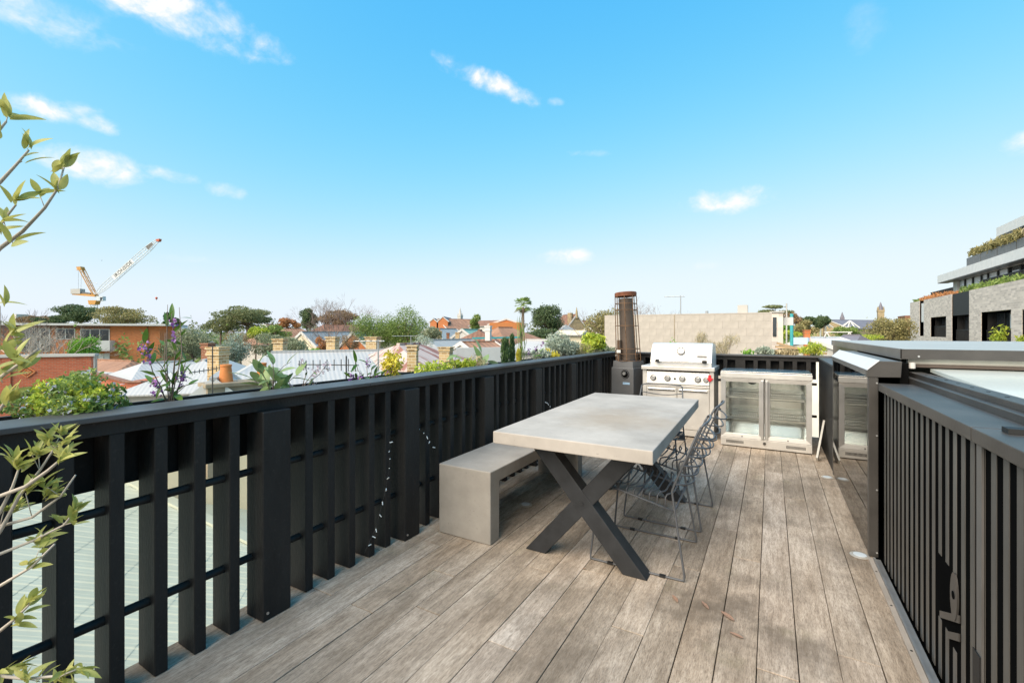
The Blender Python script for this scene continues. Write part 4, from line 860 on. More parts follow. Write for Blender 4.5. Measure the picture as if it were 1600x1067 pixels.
def block_wall():
    t = thing('block_wall', 'large pale grey block wall behind the barbecue and fridge', 'wall', (-2.3, 14, GZ)); x0, x1, zt = -4.57, .01, 1.842
    MB().box(x0+.01, x1-.01, 14.02, 14.5, GZ, zt-.01).build('core', BLOCKM, t); MB().box(x0-.01, x1+.02, 13.985, 14.52, zt-.009, zt+.02).build('coping', BLOCKM, t)
    bm = MB().box(0, .398, 0, .05, 0, .198).mesh('block'); bm.materials.append(BLOCKM); bh = MB().box(0, .198, 0, .05, 0, .198).mesh('block'); bh.materials.append(BLOCKM)
    for r in range(9):
        z = zt-.012-.2*(r+1); x = x0
        while x < x1-.05:
            half = (r % 2 == 1 and x == x0) or x1-x < .35; me = bh if half else bm
            if not (abs(x-(-2.57)) < .001): pass
            o = inst(me, 'block', t, Matrix.Translation((x+2.3+.002, 13.972-14+rnd.uniform(-.0012,.0008), z-GZ))); x += .2 if half else .4
    MB().box(-2.465, -2.445, 13.962, 13.97, -1, zt).build('control_joint', OLDCON, t)
    MB().box(-.80, -.55, 14.1, 14.4, zt+.021, zt+.24).build('chimney_stub', RENDER, t); MB().cyl((-1.6,14.2,zt), (-1.6,14.2,zt+.10), .04, n=8).build('vent_pipe', PALEM, t)
block_wall()
def right_of_wall():
    t = thing('stair_tower', 'narrow brown brick return with dark opening right of the block wall', 'building', (.25, 16.5, GZ))
    MB().box(.02, .34, 16.6, 17.4, GZ, 1.95).build('wall', BRKG, t); MB().box(-.02, .38, 16.55, 17.45, 1.951, 1.99).build('roof_edge', RENDER, t); MB().box(.06, .16, 16.57, 16.598, 1.2, 1.8).build('window', PANE, t); MB().box(.35, .62, 16.8, 17.3, 1.55, 1.8).build('vent_box', WHITE, t)
    tag(MB().box(.02, 3.2, 12.6, 12.9, GZ, .76).build('white_parapet', mat('dirty_white_wall', (.70, .68, .62), .8, var=.12, vs=2)), 'low dirty white parapet wall beyond the far balustrade', 'wall')
    for i in range(5): tag(MB().bar((.08+.03*i, 13.6+.25*i, .86+.09*(i % 3)), (1.2-.1*i, 13.7+.2*i, .80+.07*(i % 2)), .22, .05).build('timber_plank', TIMB), ['lowest', 'second', 'third', 'fourth', 'topmost'][i]+' weathered timber plank of the pile right of the block wall', 'plank', 'timber pile')
    tag(MB().cyl(atz(1229,19,GZ), at(1229,474,19), .028, n=8).build('white_pole', RENDER, smooth=True), 'thin white pole right of the block wall', 'pole'); tag(MB().cyl(atz(1237,17,GZ), at(1237,490,17), .055, n=8).build('teal_pole', TEAL, smooth=True), 'teal painted post right of the block wall', 'pole')
    tag(MB().extr([at(1238,538,18), at(1262,538,18), at(1262,527.5,19), at(1238,527.5,19)], (.1,.5,0)).build('blue_sheet_shed', mat_ribs('bluish_sheet', (.52, .58, .63), .2, .5)), 'small pale blue corrugated shed wall by the teal post', 'shed')
    house('rusty_shed', 'shed with patchy rust-streaked iron roof beyond the far balustrade', at(1262,527,24), at(1310,528,25), 3.4, 1.1, RRUST2, RENDER, 0, 0, 'shed'); chimney('stubby orange brick chimney beside the rust-streaked shed', 1260.5, 515.5, 531, 21, 9, BRKO, rz=.2)
    house('slate_shed', 'dark grey roofed shed in front of the church', at(1318,523,34), at(1345,524,33), 2.2, .9, SLATE, RENDER, .8, .5, 'shed')
right_of_wall()
def church():
    d = 125; t = house('church_nave', 'long stone church with purple-grey slate roof on the right skyline', at(1293,500.5,d), at(1372,499.5,d+8), 6, 2.5, SLATE, STONE, 0, 0, 'church')
    A = at(1293, HOR, d-5.6); B = at(1374, HOR, d+2.3); dv = B-A; dv.z = 0; L = dv.length; dv.normalize(); n = Vector((dv.y, -dv.x, 0))
    for k in range(6): windows(t, (A+n*.45, dv, n), [(2+k*(L-3)/6, 2+k*(L-3)/6+.8, -1.2, .3, 1, 0)])
    p = at(1316, 500, d+4); MB().box(p.x-.5, p.x+.5, p.y-.5, p.y+.5, p.z-.5, p.z+.7).build('fleche_base', SLATE, t); MB().tube([(p.x,p.y,p.z+.7),(p.x,p.y,p.z+2.3)], [.5,.03], 8).build('fleche', SLATE, t)
    for px, py, dd, w in ((1328, 501, 80, 14), (1290, 503, 84, 11), (1282,503,86,9)):
        q = at(px, py, dd); tt = thing('shade_frame', {1328: 'white radiating steel shade frame in front of the church, widest of three', 1290: 'white steel shade frame before the left end of the church', 1282: 'leftmost small white steel shade frame near the church'}[px], 'shade frame', (q.x, q.y, GZ), 0, 'white shade frames'); h = w/FPX*dd
        MB().cyl((q.x,q.y,GZ), (q.x,q.y,q.z), .12, n=8).build('mast', WHITE, tt)
        for k in range(9): a = 2*math.pi*k/9+.2; MB().cyl((q.x,q.y,q.z), (q.x+math.cos(a)*h*.95, q.y+math.sin(a)*h*.95, q.z-h*.82), .09, n=6).build('strut', WHITE, tt)
    tag(MB().box(*[v for p_ in [at(1414,HOR,62)] for v in (p_.x, p_.x+4, p_.y, p_.y+4)], GZ, at(1414,493,62).z).build('brown_block', BRKB), 'small brown brick block next to the pale brick apartments', 'building')
    q = at(1292, 519, 40); tt = thing('swing_frame', 'white A-frame swing set in front of the church trees', 'swing', (q.x, q.y, GZ)); 
    for s in (0, 1.6):
        for u in (-.7, .7): MB().cyl((q.x+s, q.y, q.z), (q.x+s+u, q.y-.2, q.z-1.6), .05, n=6).build('leg', WHITE, tt)
    MB().cyl((q.x-.2,q.y,q.z), (q.x+1.8,q.y,q.z), .05, n=6).build('top_bar', WHITE, tt)
church()
def apartments():
    X = 13.8; t = thing('brick_apartments', 'stepped pale brick apartment building with planted terraces at right', 'building', (20, 52, GZ)); zt = 4.66
    ops = [(62.1,63.6,.93,4.66),(55.2,59.8,.87,2.79),(49.7,53.7,.51,4.66),(42.4,47.3,.44,2.83),(36.5,40.9,.45,2.75)]; y = 67.4
    def wallseg(y0, y1, z0, z1):
        if y1-y0 > .01 and z1-z0 > .01: MB().box(X, X+.35, y0, y1, z0, z1).build('brick_wall', BRKG, t)
    prev = 67.4
    for y0, y1, z0, z1 in ops:
        wallseg(y1, prev, GZ, zt); wallseg(y0, y1, GZ, z0); wallseg(y0, y1, z1, zt); prev = y0
    wallseg(30, prev, GZ, zt); MB().box(X+.351, 28, 67.05, 67.4, GZ, zt).build('brick_wall', BRKG, t); MB().box(X, X+4, 67.401, 69.5, GZ, .95).build('low_wall', BRKG, t)
    MB().box(X+2.4, X+2.5, 30, 67, GZ, zt).build('recess_back', CHAR, t); MB().box(X+.36, 28, 30, 67, zt-.25, zt-.02).build('terrace_floor', RENDER, t)
    for y0, y1, z0, z1 in ops:
        MB().box(X+.03, X+2.39, y0-.08, y0, z0, z1).build('jamb', BLK, t); MB().box(X+.03, X+2.39, y1, y1+.08, z0, z1).build('jamb', BLK, t); MB().box(X+.03, X+2.39, y0, y1, z0-.06, z0-.001).build('sill', BLK, t)
        zw = min(z1, 2.75); w = MB().box(X+.80, X+.85, y0+.1, y1-.1, z0+.1, zw-.05).build('window', PANE, t)
        k = max(1, int((y1-y0)/1.3))
        for i in range(k+1): yy = y0+.1+(y1-y0-.2)*i/k; MB().box(X+.73, X+.795, yy-.05, yy+.05, z0+.1, zw-.05).build('mullion', BLK, w)
        for i in range(k):
            if i % 2 == 1: yy = y0+.2+(y1-y0-.2)*i/k; MB().box(X+.77, X+.795, yy, yy+.75, z0+.25, zw-.15).build('blind', CURT, w)
        b = MB().box(X+.25, X+.3, y0+.02, y1-.02, z0+.98, z0+1.04).build('balustrade', BLK, t); n = int((y1-y0)/.16)
        for i in range(n): yy = y0+.05+.16*i; MB().box(X+.255, X+.295, yy, yy+.05, z0, z0+.979).build('baluster', BLK, b)
    MB().box(X+.05, X+.1, 49.75, 53.65, 2.76, zt-.01).build('black_panel', BLK, t); MB().box(X+.06, X+.12, 62.15, 63.2, 2.4, zt-.3).build('white_panel', PANEL, t)
    # second storey
    X2 = 17.0; MB().box(X2+1.3, 28, 32, 69.6, zt, 7.0).build('upper_wall', RENDER, t); MB().box(X2+1.0, X2+1.29, 68.3, 69.6, zt, 7.0).build('upper_wall', RENDER, t); y = 68.2
    while y > 33:
        wd = rnd.choice((1.6, 2.2, 1.2)); w = MB().box(X2+1.22, X2+1.28, y-wd, y, zt+.25, 6.95).build('window', CURT if rnd.random() < .72 else PANE, t); MB().box(X2+1.12, X2+1.215, y-wd-.14, y-wd+.14, zt, 6.98).build('mullion', BLK, w); y -= wd
    def slab(Xa, y0, y1, z0, z1):
        s = MB().box(Xa, 28, y0, y1, z0+.02, z1-.01).build('floor_slab', PANEL, t); yy = y1
        while yy > y0+.5: MB().box(Xa-.03, Xa-.002, yy-1.88, yy, z0, z1).build('cladding_panel', PANEL, s); yy -= 1.9
        MB().box(Xa, Xa+.9, y0, y1, z0-.06, z0+.018).build('soffit', CHAR, s)
    slab(X2, 33, 70.9, 7.05, 7.9); slab(17.8, 33, 57.5, 9.95, 10.75)
    MB().box(19.2, 28, 33, 57, 7.9, 9.95).build('upper_wall', RENDER, t); y = 55.5
    while y > 34: w = MB().box(19.12, 19.18, y-1.7, y, 8.0, 9.9).build('window', CURT if rnd.random() < .6 else PANE, t); MB().box(19.03, 19.115, y-1.8, y-1.6, 7.95, 9.94).build('mullion', BLK, w); y -= 1.8
    y = 62.8
    while y > 36: MB().box(17.25, 17.9, y-3.5, y, 7.91, 8.78).build('planter', GREYM, t); y -= 3.6
    for y0, y1 in ((59.5, 66.6), (36, 52.5)):
        b = MB().box(X+1.55, X+1.6, y0, y1, zt+.98, zt+1.04).build('terrace_railing', BLK, t); n = int((y1-y0)/.22)
        for i in range(n): MB().box(X+1.555, X+1.595, y0+.22*i, y0+.22*i+.09, zt-.02, zt+.979).build('baluster', BLK, b)
    r = random.Random(5)
    def tb(label, Xa, y0, y1, z, h, kind, n=900, sz=.35, fl=None):
        tt = thing('terrace_plants', label, 'plants', (Xa, (y0+y1)/2, z)); cl = [((Xa+r.uniform(-.2,.3), r.uniform(y0, y1), z+h*r.uniform(.2,.55)), (.5, (y1-y0)*.09+.3, h*.5), 1) for _ in range(int((y1-y0)*1.6)+3)]
        leaves(MB(), r, n, cl, sz, .28, up=.9).build('foliage', LM[kind], tt); s = MB()
        for q in cl[:8]: limb(s, (q[0][0], q[0][1], z-.02), q[0], .03, .01, r, 4)
        s.build('stems', TWIG, tt)
    tb('rust coloured flowering plants on the pale brick parapet', X+.7, 55.5, 64.5, zt, .5, 'rust', 1300); tb('spiky green plants on the right part of the brick parapet', X+.7, 40, 52.5, zt, .55, 'pepper', 1500, .45); tb('low green plants at the left corner of the brick parapet', X+.6, 65, 66.8, zt, .35, 'pepper', 300)
    tb('wild grassy shrubs spilling from the upper terrace planters, left part', 17.6, 52, 62.5, 8.75, .9, 'khaki', 1900, .5); tb('reddish grassy shrubs in the upper planters under the top slab', 17.6, 38, 51, 8.75, .9, 'dry', 1700, .5)
    tb('leafy plant in the wide dark balcony opening', X+.3, 43, 45.2, .7, 1.1, 'lime', 350, .34); tb('small yellow-green plant at the right edge balcony', X+.2, 40.0, 41.2, .75, .5, 'lime', 160, .3)
apartments()
# ------------------------------------------------------------------ crane, bird, balloon
def crane():
    d = 200; t = thing('tower_crane', 'white and orange luffing tower crane on the left skyline', 'crane', atz(147, d, GZ)); F = Vector((FX, FY, 0)); Rv = Vector((RX, RY, 0))
    def p(x, y, o=0): return at(x, y, d)+F*o
    z = at(147, 474, d).z; b = atz(147, d, GZ); m = MB(); w = .8
    for u, v in ((-w,-w),(w,-w),(w,w),(-w,w)): m.cyl(b+Rv*u+F*v, Vector((b.x,b.y,z))+Rv*u+F*v, .14, n=5)
    k = GZ
    while k < z-1.6:
        for s in (-1, 1): m.cyl(b+Rv*-w*s+F*w+Vector((0,0,k-GZ)), b+Rv*w*s+F*w+Vector((0,0,k-GZ+1.7)), .07, n=4); m.cyl(b+Rv*-w*s-F*w+Vector((0,0,k-GZ)), b+Rv*w*s-F*w+Vector((0,0,k-GZ+1.7)), .07, n=4)
        k += 1.7
    m.build('mast', CRANEW, t); MB().extr([p(141,469.5,-1.2), p(154,469.5,-1.2), p(152,476,-1.2), p(142.5,476,-1.2)], F*2.4).build('slew_ring', CRANEO, t)
    MB().extr([p(116,461,-1), p(151,464,-1), p(151,460.5,-1), p(116,458.5,-1)], F*2).build('machine_deck', CRANEO, t); MB().extr([p(114.3,452,-1.2), p(129,451.5,-1.2), p(129,459.5,-1.2), p(114.3,459.5,-1.2)], F*2.4).build('counterweight', RENDER, t); MB().extr([p(129,456,-.8), p(143,458,-.8), p(143,461,-.8), p(129,459,-.8)], F*1.6).build('winch_house', GREYM, t)
    MB().extr([p(155.5,463,-1.6), p(165.5,463.5,-1.6), p(165.5,470,-1.6), p(156,470.5,-1.6)], F*1.6).build('cab', CURT, t); MB().extr([p(161.5,465,-1.65), p(165.6,465,-1.65), p(164,469.8,-1.65), p(161.5,469.8,-1.65)], F*.04).build('cab_window', PANE, t)
    a = MB()
    for o in (-.9, .9): a.bar(p(125,419,o), p(147,460,o), .28, .28); a.bar(p(128.5,418,o), p(149,460,o), .22, .22)
    for q in range(7): f = q/6; a.bar(p(125+22*f,419+41*f,-.9), p(128.5+20.5*f,418+42*f,.9), .14, .14)
    a.extr([p(122,417.5,-1), p(129,417,-1), p(129,423,-1), p(124,422,-1)], F*2); a.build('a_frame', CRANEO, t); MB().cyl(p(119,422), p(124,422), .1, n=5).build('top_platform', CRANEO, t)
    s = MB(); s.cyl(p(122.5,422), p(122.5,452), .06, n=4); s.cyl(p(127,424), p(126.5,452), .06, n=4); s.cyl(p(127,424), p(146,442), .05, n=4); s.cyl(p(137,441), p(152,443), .09, n=4); s.build('stay_ropes', PALEM, t)
    j = MB(); J0 = (150, 460); J1 = (246, 376); wv = 7.6
    nx, ny = .655, .755      # perpendicular in the picture plane
    def jp(f, s, o): w_ = wv*(min(1, f*7+.15) if f < .2 else min(1, (1-f)*6+.25)); return p(J0[0]+(J1[0]-J0[0])*f-nx*s*w_*.5, J0[1]+(J1[1]-J0[1])*f-ny*s*w_*.5, o)
    for o in (-.65, .65):
        for s_ in (-1, 1): j.tube([jp(f/12, s_, o) for f in range(13)], .13, 5)
        for k in range(26): f = k/26; j.cyl(jp(f, -1, o), jp(f+1/52, 1, o), .045, n=4); j.cyl(jp(f+1/52, 1, o), jp(f+1/26, -1, o), .045, n=4)
    j.build('jib', CRANEW, t); MB().extr([jp(.30,-.9,-.72), jp(.62,-.9,-.72), jp(.62,.9,-.72), jp(.30,.9,-.72)], F*.03).build('sign_panel', CRANEW, t); MB().extr([jp(.85,-.8,-.72), jp(.94,-.8,-.72), jp(.94,.9,-.72), jp(.85,.9,-.72)], F*.03).build('grey_panel', GREYM, t)
    MB().extr([p(245,374.5,-.7), p(251,373.5,-.7), p(250,377.5,-.7), p(246,378,-.7)], F*1.4).build('jib_head', mat('crane_red', (.5,.1,.05), .5), t)
    cu = bpy.data.curves.new('lettering', 'FONT'); cu.body = 'IRONSIDE'; cu.size = 1; cu.extrude = .01; cu.align_x = 'CENTER'; cu.align_y = 'CENTER'
    to = bpy.data.objects.new('tmp', cu); COL.objects.link(to); dg = bpy.context.evaluated_depsgraph_get(); me = bpy.data.meshes.new_from_object(to.evaluated_get(dg)); bpy.data.objects.remove(to)
    me.name = 'lettering'; xs = [v.co.x for v in me.vertices]; tw = max(xs)-min(xs); a0 = jp(.33, 0, -.78); a1 = jp(.60, 0, -.78); ux = (a1-a0).normalized(); uz = -F; uy = uz.cross(ux)
    k = (a1-a0).length/tw; M = Matrix((( ux.x*k, uy.x*2.0, uz.x, 0), (ux.y*k, uy.y*2.0, uz.y, 0), (ux.z*k, uy.z*2.0, uz.z, 0), (0,0,0,1))); c = (a0+a1)/2-wloc(t); M.translation = c
    me.materials.clear(); me.materials.append(PLASTIC); inst(me, 'lettering', t, M)
crane()
def flying():
    p = at(159, 407, 60); m = MB(); m.add([p+Vector(v) for v in ((-.16,0,.02),(0,.05,0),(.16,0,.03),(0,-.07,-.01),(0,0,.03),(0,0,-.04))], [(0,4,3),(0,1,4),(2,3,4),(2,4,1),(0,3,5),(0,5,1),(2,5,3),(2,1,5)]); tag(m.build('bird', PLASTIC), 'tiny dark bird in the sky above the crane', 'bird')
    p = at(244.5, 466, 420); t = thing('hot_air_balloon', 'tiny red hot air balloon low in the sky right of the crane', 'balloon', p); MB().lathe([(.2,-1.3),(.6,-.8),(1.0,-.1),(1.0,.4),(.65,.95),(.15,1.2)], p, 14).build('envelope', MATS['crane_red'], t, smooth='all'); MB().box(p.x-.3, p.x+.3, p.y-.3, p.y+.3, p.z-2, p.z-1.7).build('basket', BARK, t)
flying()
# ------------------------------------------------------------------ trees and garden shrubs
tree('layered dark spreading tree below the crane cab', 96, 156, 470, 512, 88, 'dark', 2600, 14, .45, lo=.3, hi=.5); tree('olive brown rounded tree right of the crane mast', 152, 226, 479, 510, 84, 'khaki', 3000, 18)
tree('dark bushy tree over the left part of the flats roof', 60, 110, 488, 512, 95, 'dark', 1500, 12, .7); tree('brown leafless-looking tree at the far left skyline', 28, 76, 491, 512, 100, 'brown', 1500, 12)
tree('small pointed dark conifer right of the brick flats', 255, 267, 490, 512, 120, 'conifer', 700, 8, 1.2, name='conifer'); tree('small dark umbrella tree beside the pointed conifer', 267, 286, 495, 511, 110, 'dark', 700, 8, .6)
tree('large grey-green olive tree behind the white roofs', 266, 336, 513, 562, 27, 'olive', 4200, 20); tree('wide domed gum tree on the skyline with arching crown', 346, 428, 475, 515, 70, 'euc', 4200, 22, .6)
tree('low gum tree filling the left foot of the domed gum', 318, 372, 495, 520, 72, 'euc', 1500, 12); tree('tall rounded dark gum left of the bare winter tree', 462, 496, 476, 514, 66, 'dark', 2600, 16); tree('autumn orange-brown tree between the two gums', 434, 468, 497, 516, 72, 'rust', 1100, 10)
tree('brown crowned tree under the bare winter branches', 497, 562, 485, 514, 66, 'brown', 2600, 16); tree('big feathery green pepper tree on the left', 556, 622, 485, 548, 41, 'pepper', 5200, 24, lo=.34, hi=.5, asp=.3); tree('big feathery green pepper tree on the right', 604, 666, 485, 548, 40, 'pepper', 5200, 24, lo=.34, hi=.5, asp=.3)
tree('slim yellow-green tree against the school', 733, 754, 491, 520, 75, 'pepper', 900, 9); tree('dense round green tree right of the palm', 829, 884, 476, 520, 58, 'dark', 4200, 22); tree('dark hedge-like trees under the round tree', 826, 880, 514, 530, 50, 'dark', 1500, 12)
tree('yellow-brown broad tree left of the block wall', 912, 985, 487, 545, 26, 'khaki', 4200, 20); tree('layered umbrella gum above the right end of the block wall', 1188, 1232, 474, 497, 52, 'euc', 1800, 10, .35, lo=.3, hi=.5); tree('grey-brown gum right of the white pole', 1222, 1256, 489, 520, 50, 'brown', 1700, 12)
tree('dark round tree beyond the khaki tree', 1252, 1276, 492, 512, 78, 'dark', 1300, 10); tree('dark rounded tree left of the church', 1275, 1300, 493, 514, 82, 'dark', 1300, 10); tree('khaki clumped tree in front of the dark round one', 1242, 1280, 502, 524, 44, 'khaki', 1700, 12); tree('bright green tree right beside the block wall', 1210, 1234, 499, 530, 36, 'bright', 1500, 10)
tree('broad twiggy brown-green tree left of the apartments', 1358, 1424, 491, 540, 42, 'khaki', 3200, 20); tree('green tree in front of the church end wall', 1300, 1342, 508, 530, 60, 'pepper', 1400, 10); tree('fresh green small tree in front of the brick flats', 108, 156, 526, 562, 34, 'bright', 2200, 14)
tree('silver-grey bushy tree right of the striped chimney', 342, 392, 522, 566, 29, 'silver', 1800, 14); tree('olive green garden tree behind the first long-roof chimney', 440, 486, 527, 562, 27, 'olive', 1600, 12); tree('soft green tree between the cream gable and the tiled roofs', 404, 452, 506, 534, 48, 'pepper', 1500, 12); tree('grey-green tree right of the pepper trees', 655, 690, 512, 545, 36, 'olive', 1400, 12)
tree('brown bare-twigged shrub tree below the domed gum', 352, 398, 514, 562, 30, 'brown', 1700, 14, asp=.2); tree('grey-green bushy tree left of the first long-roof chimney', 394, 462, 520, 562, 31, 'olive', 2600, 16); tree('yellow-green tree behind the grey bushes', 386, 418, 508, 534, 40, 'lime', 1300, 10); tree('brown twiggy tree behind the middle chimney', 535, 562, 520, 552, 36, 'brown', 1000, 10, asp=.2); tree('orange-brown shrub tree left of the middle chimney', 488, 512, 526, 552, 32, 'rust', 1000, 8, asp=.25)
bush('bright green hedge at the foot of the cream gable, left piece', 448, 466, 541, 556, 30, 'bright', 500); bush('bright green hedge right of the cream gable door', 474, 497, 542, 556, 30, 'bright', 500); bush('clipped lime hedge behind the teal post', 1214, 1252, 517, 530, 33, 'lime', 900, name='hedge', cat='hedge'); bush('lime hedge in front of the church grounds', 1338, 1380, 522, 536, 36, 'lime', 900, name='hedge', cat='hedge')
bush('grey twiggy shrub beside the rusty roof', 640, 680, 524, 552, 24, 'silver', 900); bush('dark hedge left of the olive tree', 235, 280, 540, 566, 29, 'dark', 900)
bare_tree('pale bare birch before the flats, left clump', 60, 506, 33, .35, BARKP, 6, r0=.12); bare_tree('pale bare birch before the flats, right clump', 78, 504, 32, .45, BARKP, 6, r0=.12, seed=3); bare_tree('thin brown bare tree at the left picture edge', 15, 490, 36, .5, TWIG, 6); bare_tree('brown bare tree in front of the flats windows', 42, 500, 35, .5, TWIG, 6)
bare_tree('tall bare winter tree above the tiled roofs, left half', 520, 468, 60, .6, TWIG, 7, r0=.22, spread=.6); bare_tree('tall bare winter tree above the tiled roofs, right half', 548, 470, 60, .6, TWIG, 7, r0=.22, spread=.6, seed=4); bare_tree('bare tree with fine twigs behind the patio heater', 985, 470, 34, .7, TWIG, 7, r0=.16); bare_tree('bare tree left behind the patio heater', 945, 472, 34, .7, TWIG, 7, r0=.14, seed=2); bare_tree('bare grey tree beside the second orange gable', 545, 500, 40, .5, TWIG, 6)
def palm():
    c = at(817, 477, 46); b = Vector((c.x, c.y, GZ)); t = thing('fan_palm', 'tall slender fan palm standing clear of the skyline', 'palm', b); r = random.Random(9)
    MB().tube([b, b+Vector((.05,0,(c.z-GZ)*.5)), c-Vector((0,0,.2))], [.24,.16,.14], 9).build('trunk', BARK, t, smooth='all')
    f = MB(); dead = MB()
    for k in range(46):
        el = r.uniform(-.9, 1.3); az = r.uniform(0, 6.28); d = Vector((math.cos(az)*math.cos(el), math.sin(az)*math.cos(el), math.sin(el))); L = r.uniform(.5, .75); h = c+d*L; mb = dead if el < -.55 else f
        mb.tube([c, c.lerp(h, .6)+Vector((0,0,.06)), h], [.02,.016,.01], 4); s = d.cross(Vector((0,0,1))).normalized(); u = s.cross(d)
        for q in range(11):
            a = (q-5)/5*1.25; v = (d*math.cos(a)+s*math.sin(a)); tip = h+v*.50+Vector((0,0,-.12-abs(a)*.05)); w = (s*math.cos(a)-d*math.sin(a))*.035; mb.add([h, h+v*.28+w, tip, h+v*.28-w], [(0,1,2,3)])
    f.build('fronds', LM['pepper'], t); dead.build('dead_fronds', LM['khaki'], t)
palm()
# far masses nobody could count
r = random.Random(21); far = MB(); cl = []
for k in range(150):
    px = -150+k*11.5+r.uniform(-6,6); d = r.uniform(150, 260); top = r.uniform(503, 512); c = at(px, top, d); cl.append(((c.x, c.y, (c.z+GZ)/2+1), (d*.014, d*.014, (c.z-GZ)*.5), 1))
leaves(far, r, 22000, cl, 1.0, .6); o = far.build('far_woodland', LM['euc']); o['kind'] = 'stuff'; o['label'] = 'distant band of suburban trees along the horizon'; o['category'] = 'woodland'
mid = MB(); cl = []
for k in range(260):
    px = -120+k*6.1+r.uniform(-4,4); d = r.uniform(46, 120); top = r.uniform(512, 527)
    if px > 1200 and d < 60: d += 40
    c = at(px, top, d); cl.append(((c.x, c.y, (c.z+GZ)/2), (d*.013, d*.013, (c.z-GZ)*.5), 1))
leaves(mid, r, 30000, cl, .45, .6); o = mid.build('garden_greenery', LM['pepper']); o['kind'] = 'stuff'; o['label'] = 'mass of garden shrubs and treetops between the houses'; o['category'] = 'greenery'
for i, (px, y, d, w, rm, wm) in enumerate(((285,510,90,7,ROOFW,WHITE),(300,517,70,6,ROOFG,RENDER),(640,508,120,9,SLATE,BRKB),(420,506,110,7,TILE,RENDER),(925,510,70,6,TILEB,STONE))):
    house('distant_house', ['small white gabled house by the pointed conifer', 'low pale roofed house right of the flats', 'dark slate roofed house left of the school', 'red roofed house half hidden by the domed gum', 'brown roofed house left of the bare tree'][i], at(px-w,y,d), at(px+w,y,d+3), 3, 2.2, rm, wm, 0, 0)
t = thing('distant_tower', 'pale distant apartment tower on the far left horizon', 'building', atz(22, 420, GZ)); p = at(22, HOR, 420)
for a, b, h in ((-5,0,494),(0,6,491)):
    MB().box(p.x+a, p.x+b, p.y, p.y+8, GZ, at(22,h,420).z).build('block', RENDER, t)
# ------------------------------------------------------------------ planter plants
PURP = mat_leaf('purple_petal', (.32,.12,.42), .3, (.48,.26,.56), .25); PALEB = mat_leaf('pale_blue_petal', (.62,.63,.78), .1, (.75,.75,.85), .3); PINKW = mat_leaf('pale_pink_petal', (.62,.50,.55), .15, (.75,.66,.70), .3)
def pl(px, py, X=-2.42):       # point on planter line X
    u = (px-800)/FPX; dx = FX+u*RX; k = X/dx; return Vector((X, (FY+u*RY)*k, EYE+(HOR-py)/FPX*k))
def pdep(px, X=-2.42): q = pl(px, HOR, X); return q.x*FX+q.y*FY
def leafmesh(name, L, W, m, fold=.15, curl=.2, n=7):
    mb = MB(); vs = []
    for k in range(n+1):
        t_ = k/n; w = W/2*math.sin(math.pi*min(1, t_**.8*.97+.03))**.8 if k < n else 0; z = -curl*L*t_*t_
        vs += [(L*t_, -w, z+fold*w), (L*t_, 0, z), (L*t_, w, z+fold*w)]
    fs = []
    for k in range(n): a = 3*k; fs += [(a, a+3, a+4, a+1), (a+1, a+4, a+5, a+2)]
    mb.add(vs, fs); me = mb.mesh(name); me.materials.append(m); me.polygons.foreach_set('use_smooth', [True]*len(me.polygons)); return me
def put_leaf(me, t, p, d, r, s=1, roll=None, name='leaf'):
    d = Vector(d).normalized(); up = Vector((0,0,1)); y = up.cross(d)
    y = y.normalized() if y.length > .05 else Vector((0,1,0)); z = d.cross(y); M = Matrix((( d.x, y.x, z.x, 0), (d.y, y.y, z.y, 0), (d.z, y.z, z.z, 0), (0,0,0,1)))
    M = M @ Matrix.Rotation(r.uniform(-.6,.6) if roll is None else roll, 4, 'X') @ Matrix.Scale(s, 4); M.translation = Vector(p)-wloc(t); return inst(me, name, t, M)
OLM = mat_leaf_obj('olive_leaf', (.30,.34,.085), (.62,.59,.20), .42, .40); GLM = mat_leaf_obj('glossy_leaf', (.07,.16,.025), (.17,.28,.05), .3); SGM = mat_leaf_obj('sage_leaf', (.22,.33,.11), (.32,.42,.2), .5)
# flowering shrub by the red brick wall
bush('sprawling pale blue flowering shrub on the planter at left', 22, 192, 585, 668, pdep(105), 'pepper', 3000, size=.021, clumps=34, foot=.96, flower=(PALEB, 200, .018), name='flowering_shrub'); bush('yellow-tipped growth in the middle of the flowering shrub', 45, 170, 592, 656, pdep(105)-.06, 'lime', 2400, size=.02, clumps=26, foot=.96, name='flowering_shrub')
def spray(label, name, base_px, tips, leafm, nl, flower=None, X=-2.42, ls=1., stems=TWIG, seed=1):
    r = random.Random(label); b = pl(base_px, 0, X); b.z = .95; t = thing(name, label, 'plant', b); st = MB(); fl = MB()
    for px, py in tips:
        e = pl(px, py, X+r.uniform(-.06,.08)); m_ = b.lerp(e, .5)+Vector((r.uniform(-.03,.03), r.uniform(-.03,.03), .03)); P = [b, b.lerp(m_, .5)+Vector((0,0,.02)), m_, m_.lerp(e, .55)+Vector((0,0,.012)), e]
        st.tube(P, [.003,.0027,.0022,.0017,.001], 5)
        for k in range(nl):
            f = .25+.75*(k+r.random()*.6)/nl; i = min(3, int(f*4)); q = P[i].lerp(P[i+1], f*4-i); dr = (e-b).normalized()*.6+rdir(r)*.9+Vector((.25,0,.1)); put_leaf(leafm, t, q, dr, r, ls*r.uniform(.6,1.15))
        if flower and r.random() < flower[1]: leaves(fl, r, 26, [(e.lerp(m_, .25), (.022,.022,.04), 1), (e.lerp(m_, .6), (.02,.02,.03), .7)], .017, .8, .1)
    st.build('stems', stems, t, smooth='all')
    if fl.f: fl.build('flowers', flower[0], t)['kind'] = 'stuff'
    return t
LF1 = leafmesh('leaf', .085, .022, GLM); LF2 = leafmesh('leaf', .15, .055, SGM, .2, .25); LF3 = leafmesh('leaf', .11, .026, GLM, .2, .3); LF4 = leafmesh('leaf', .045, .017, OLM, .25, .1)
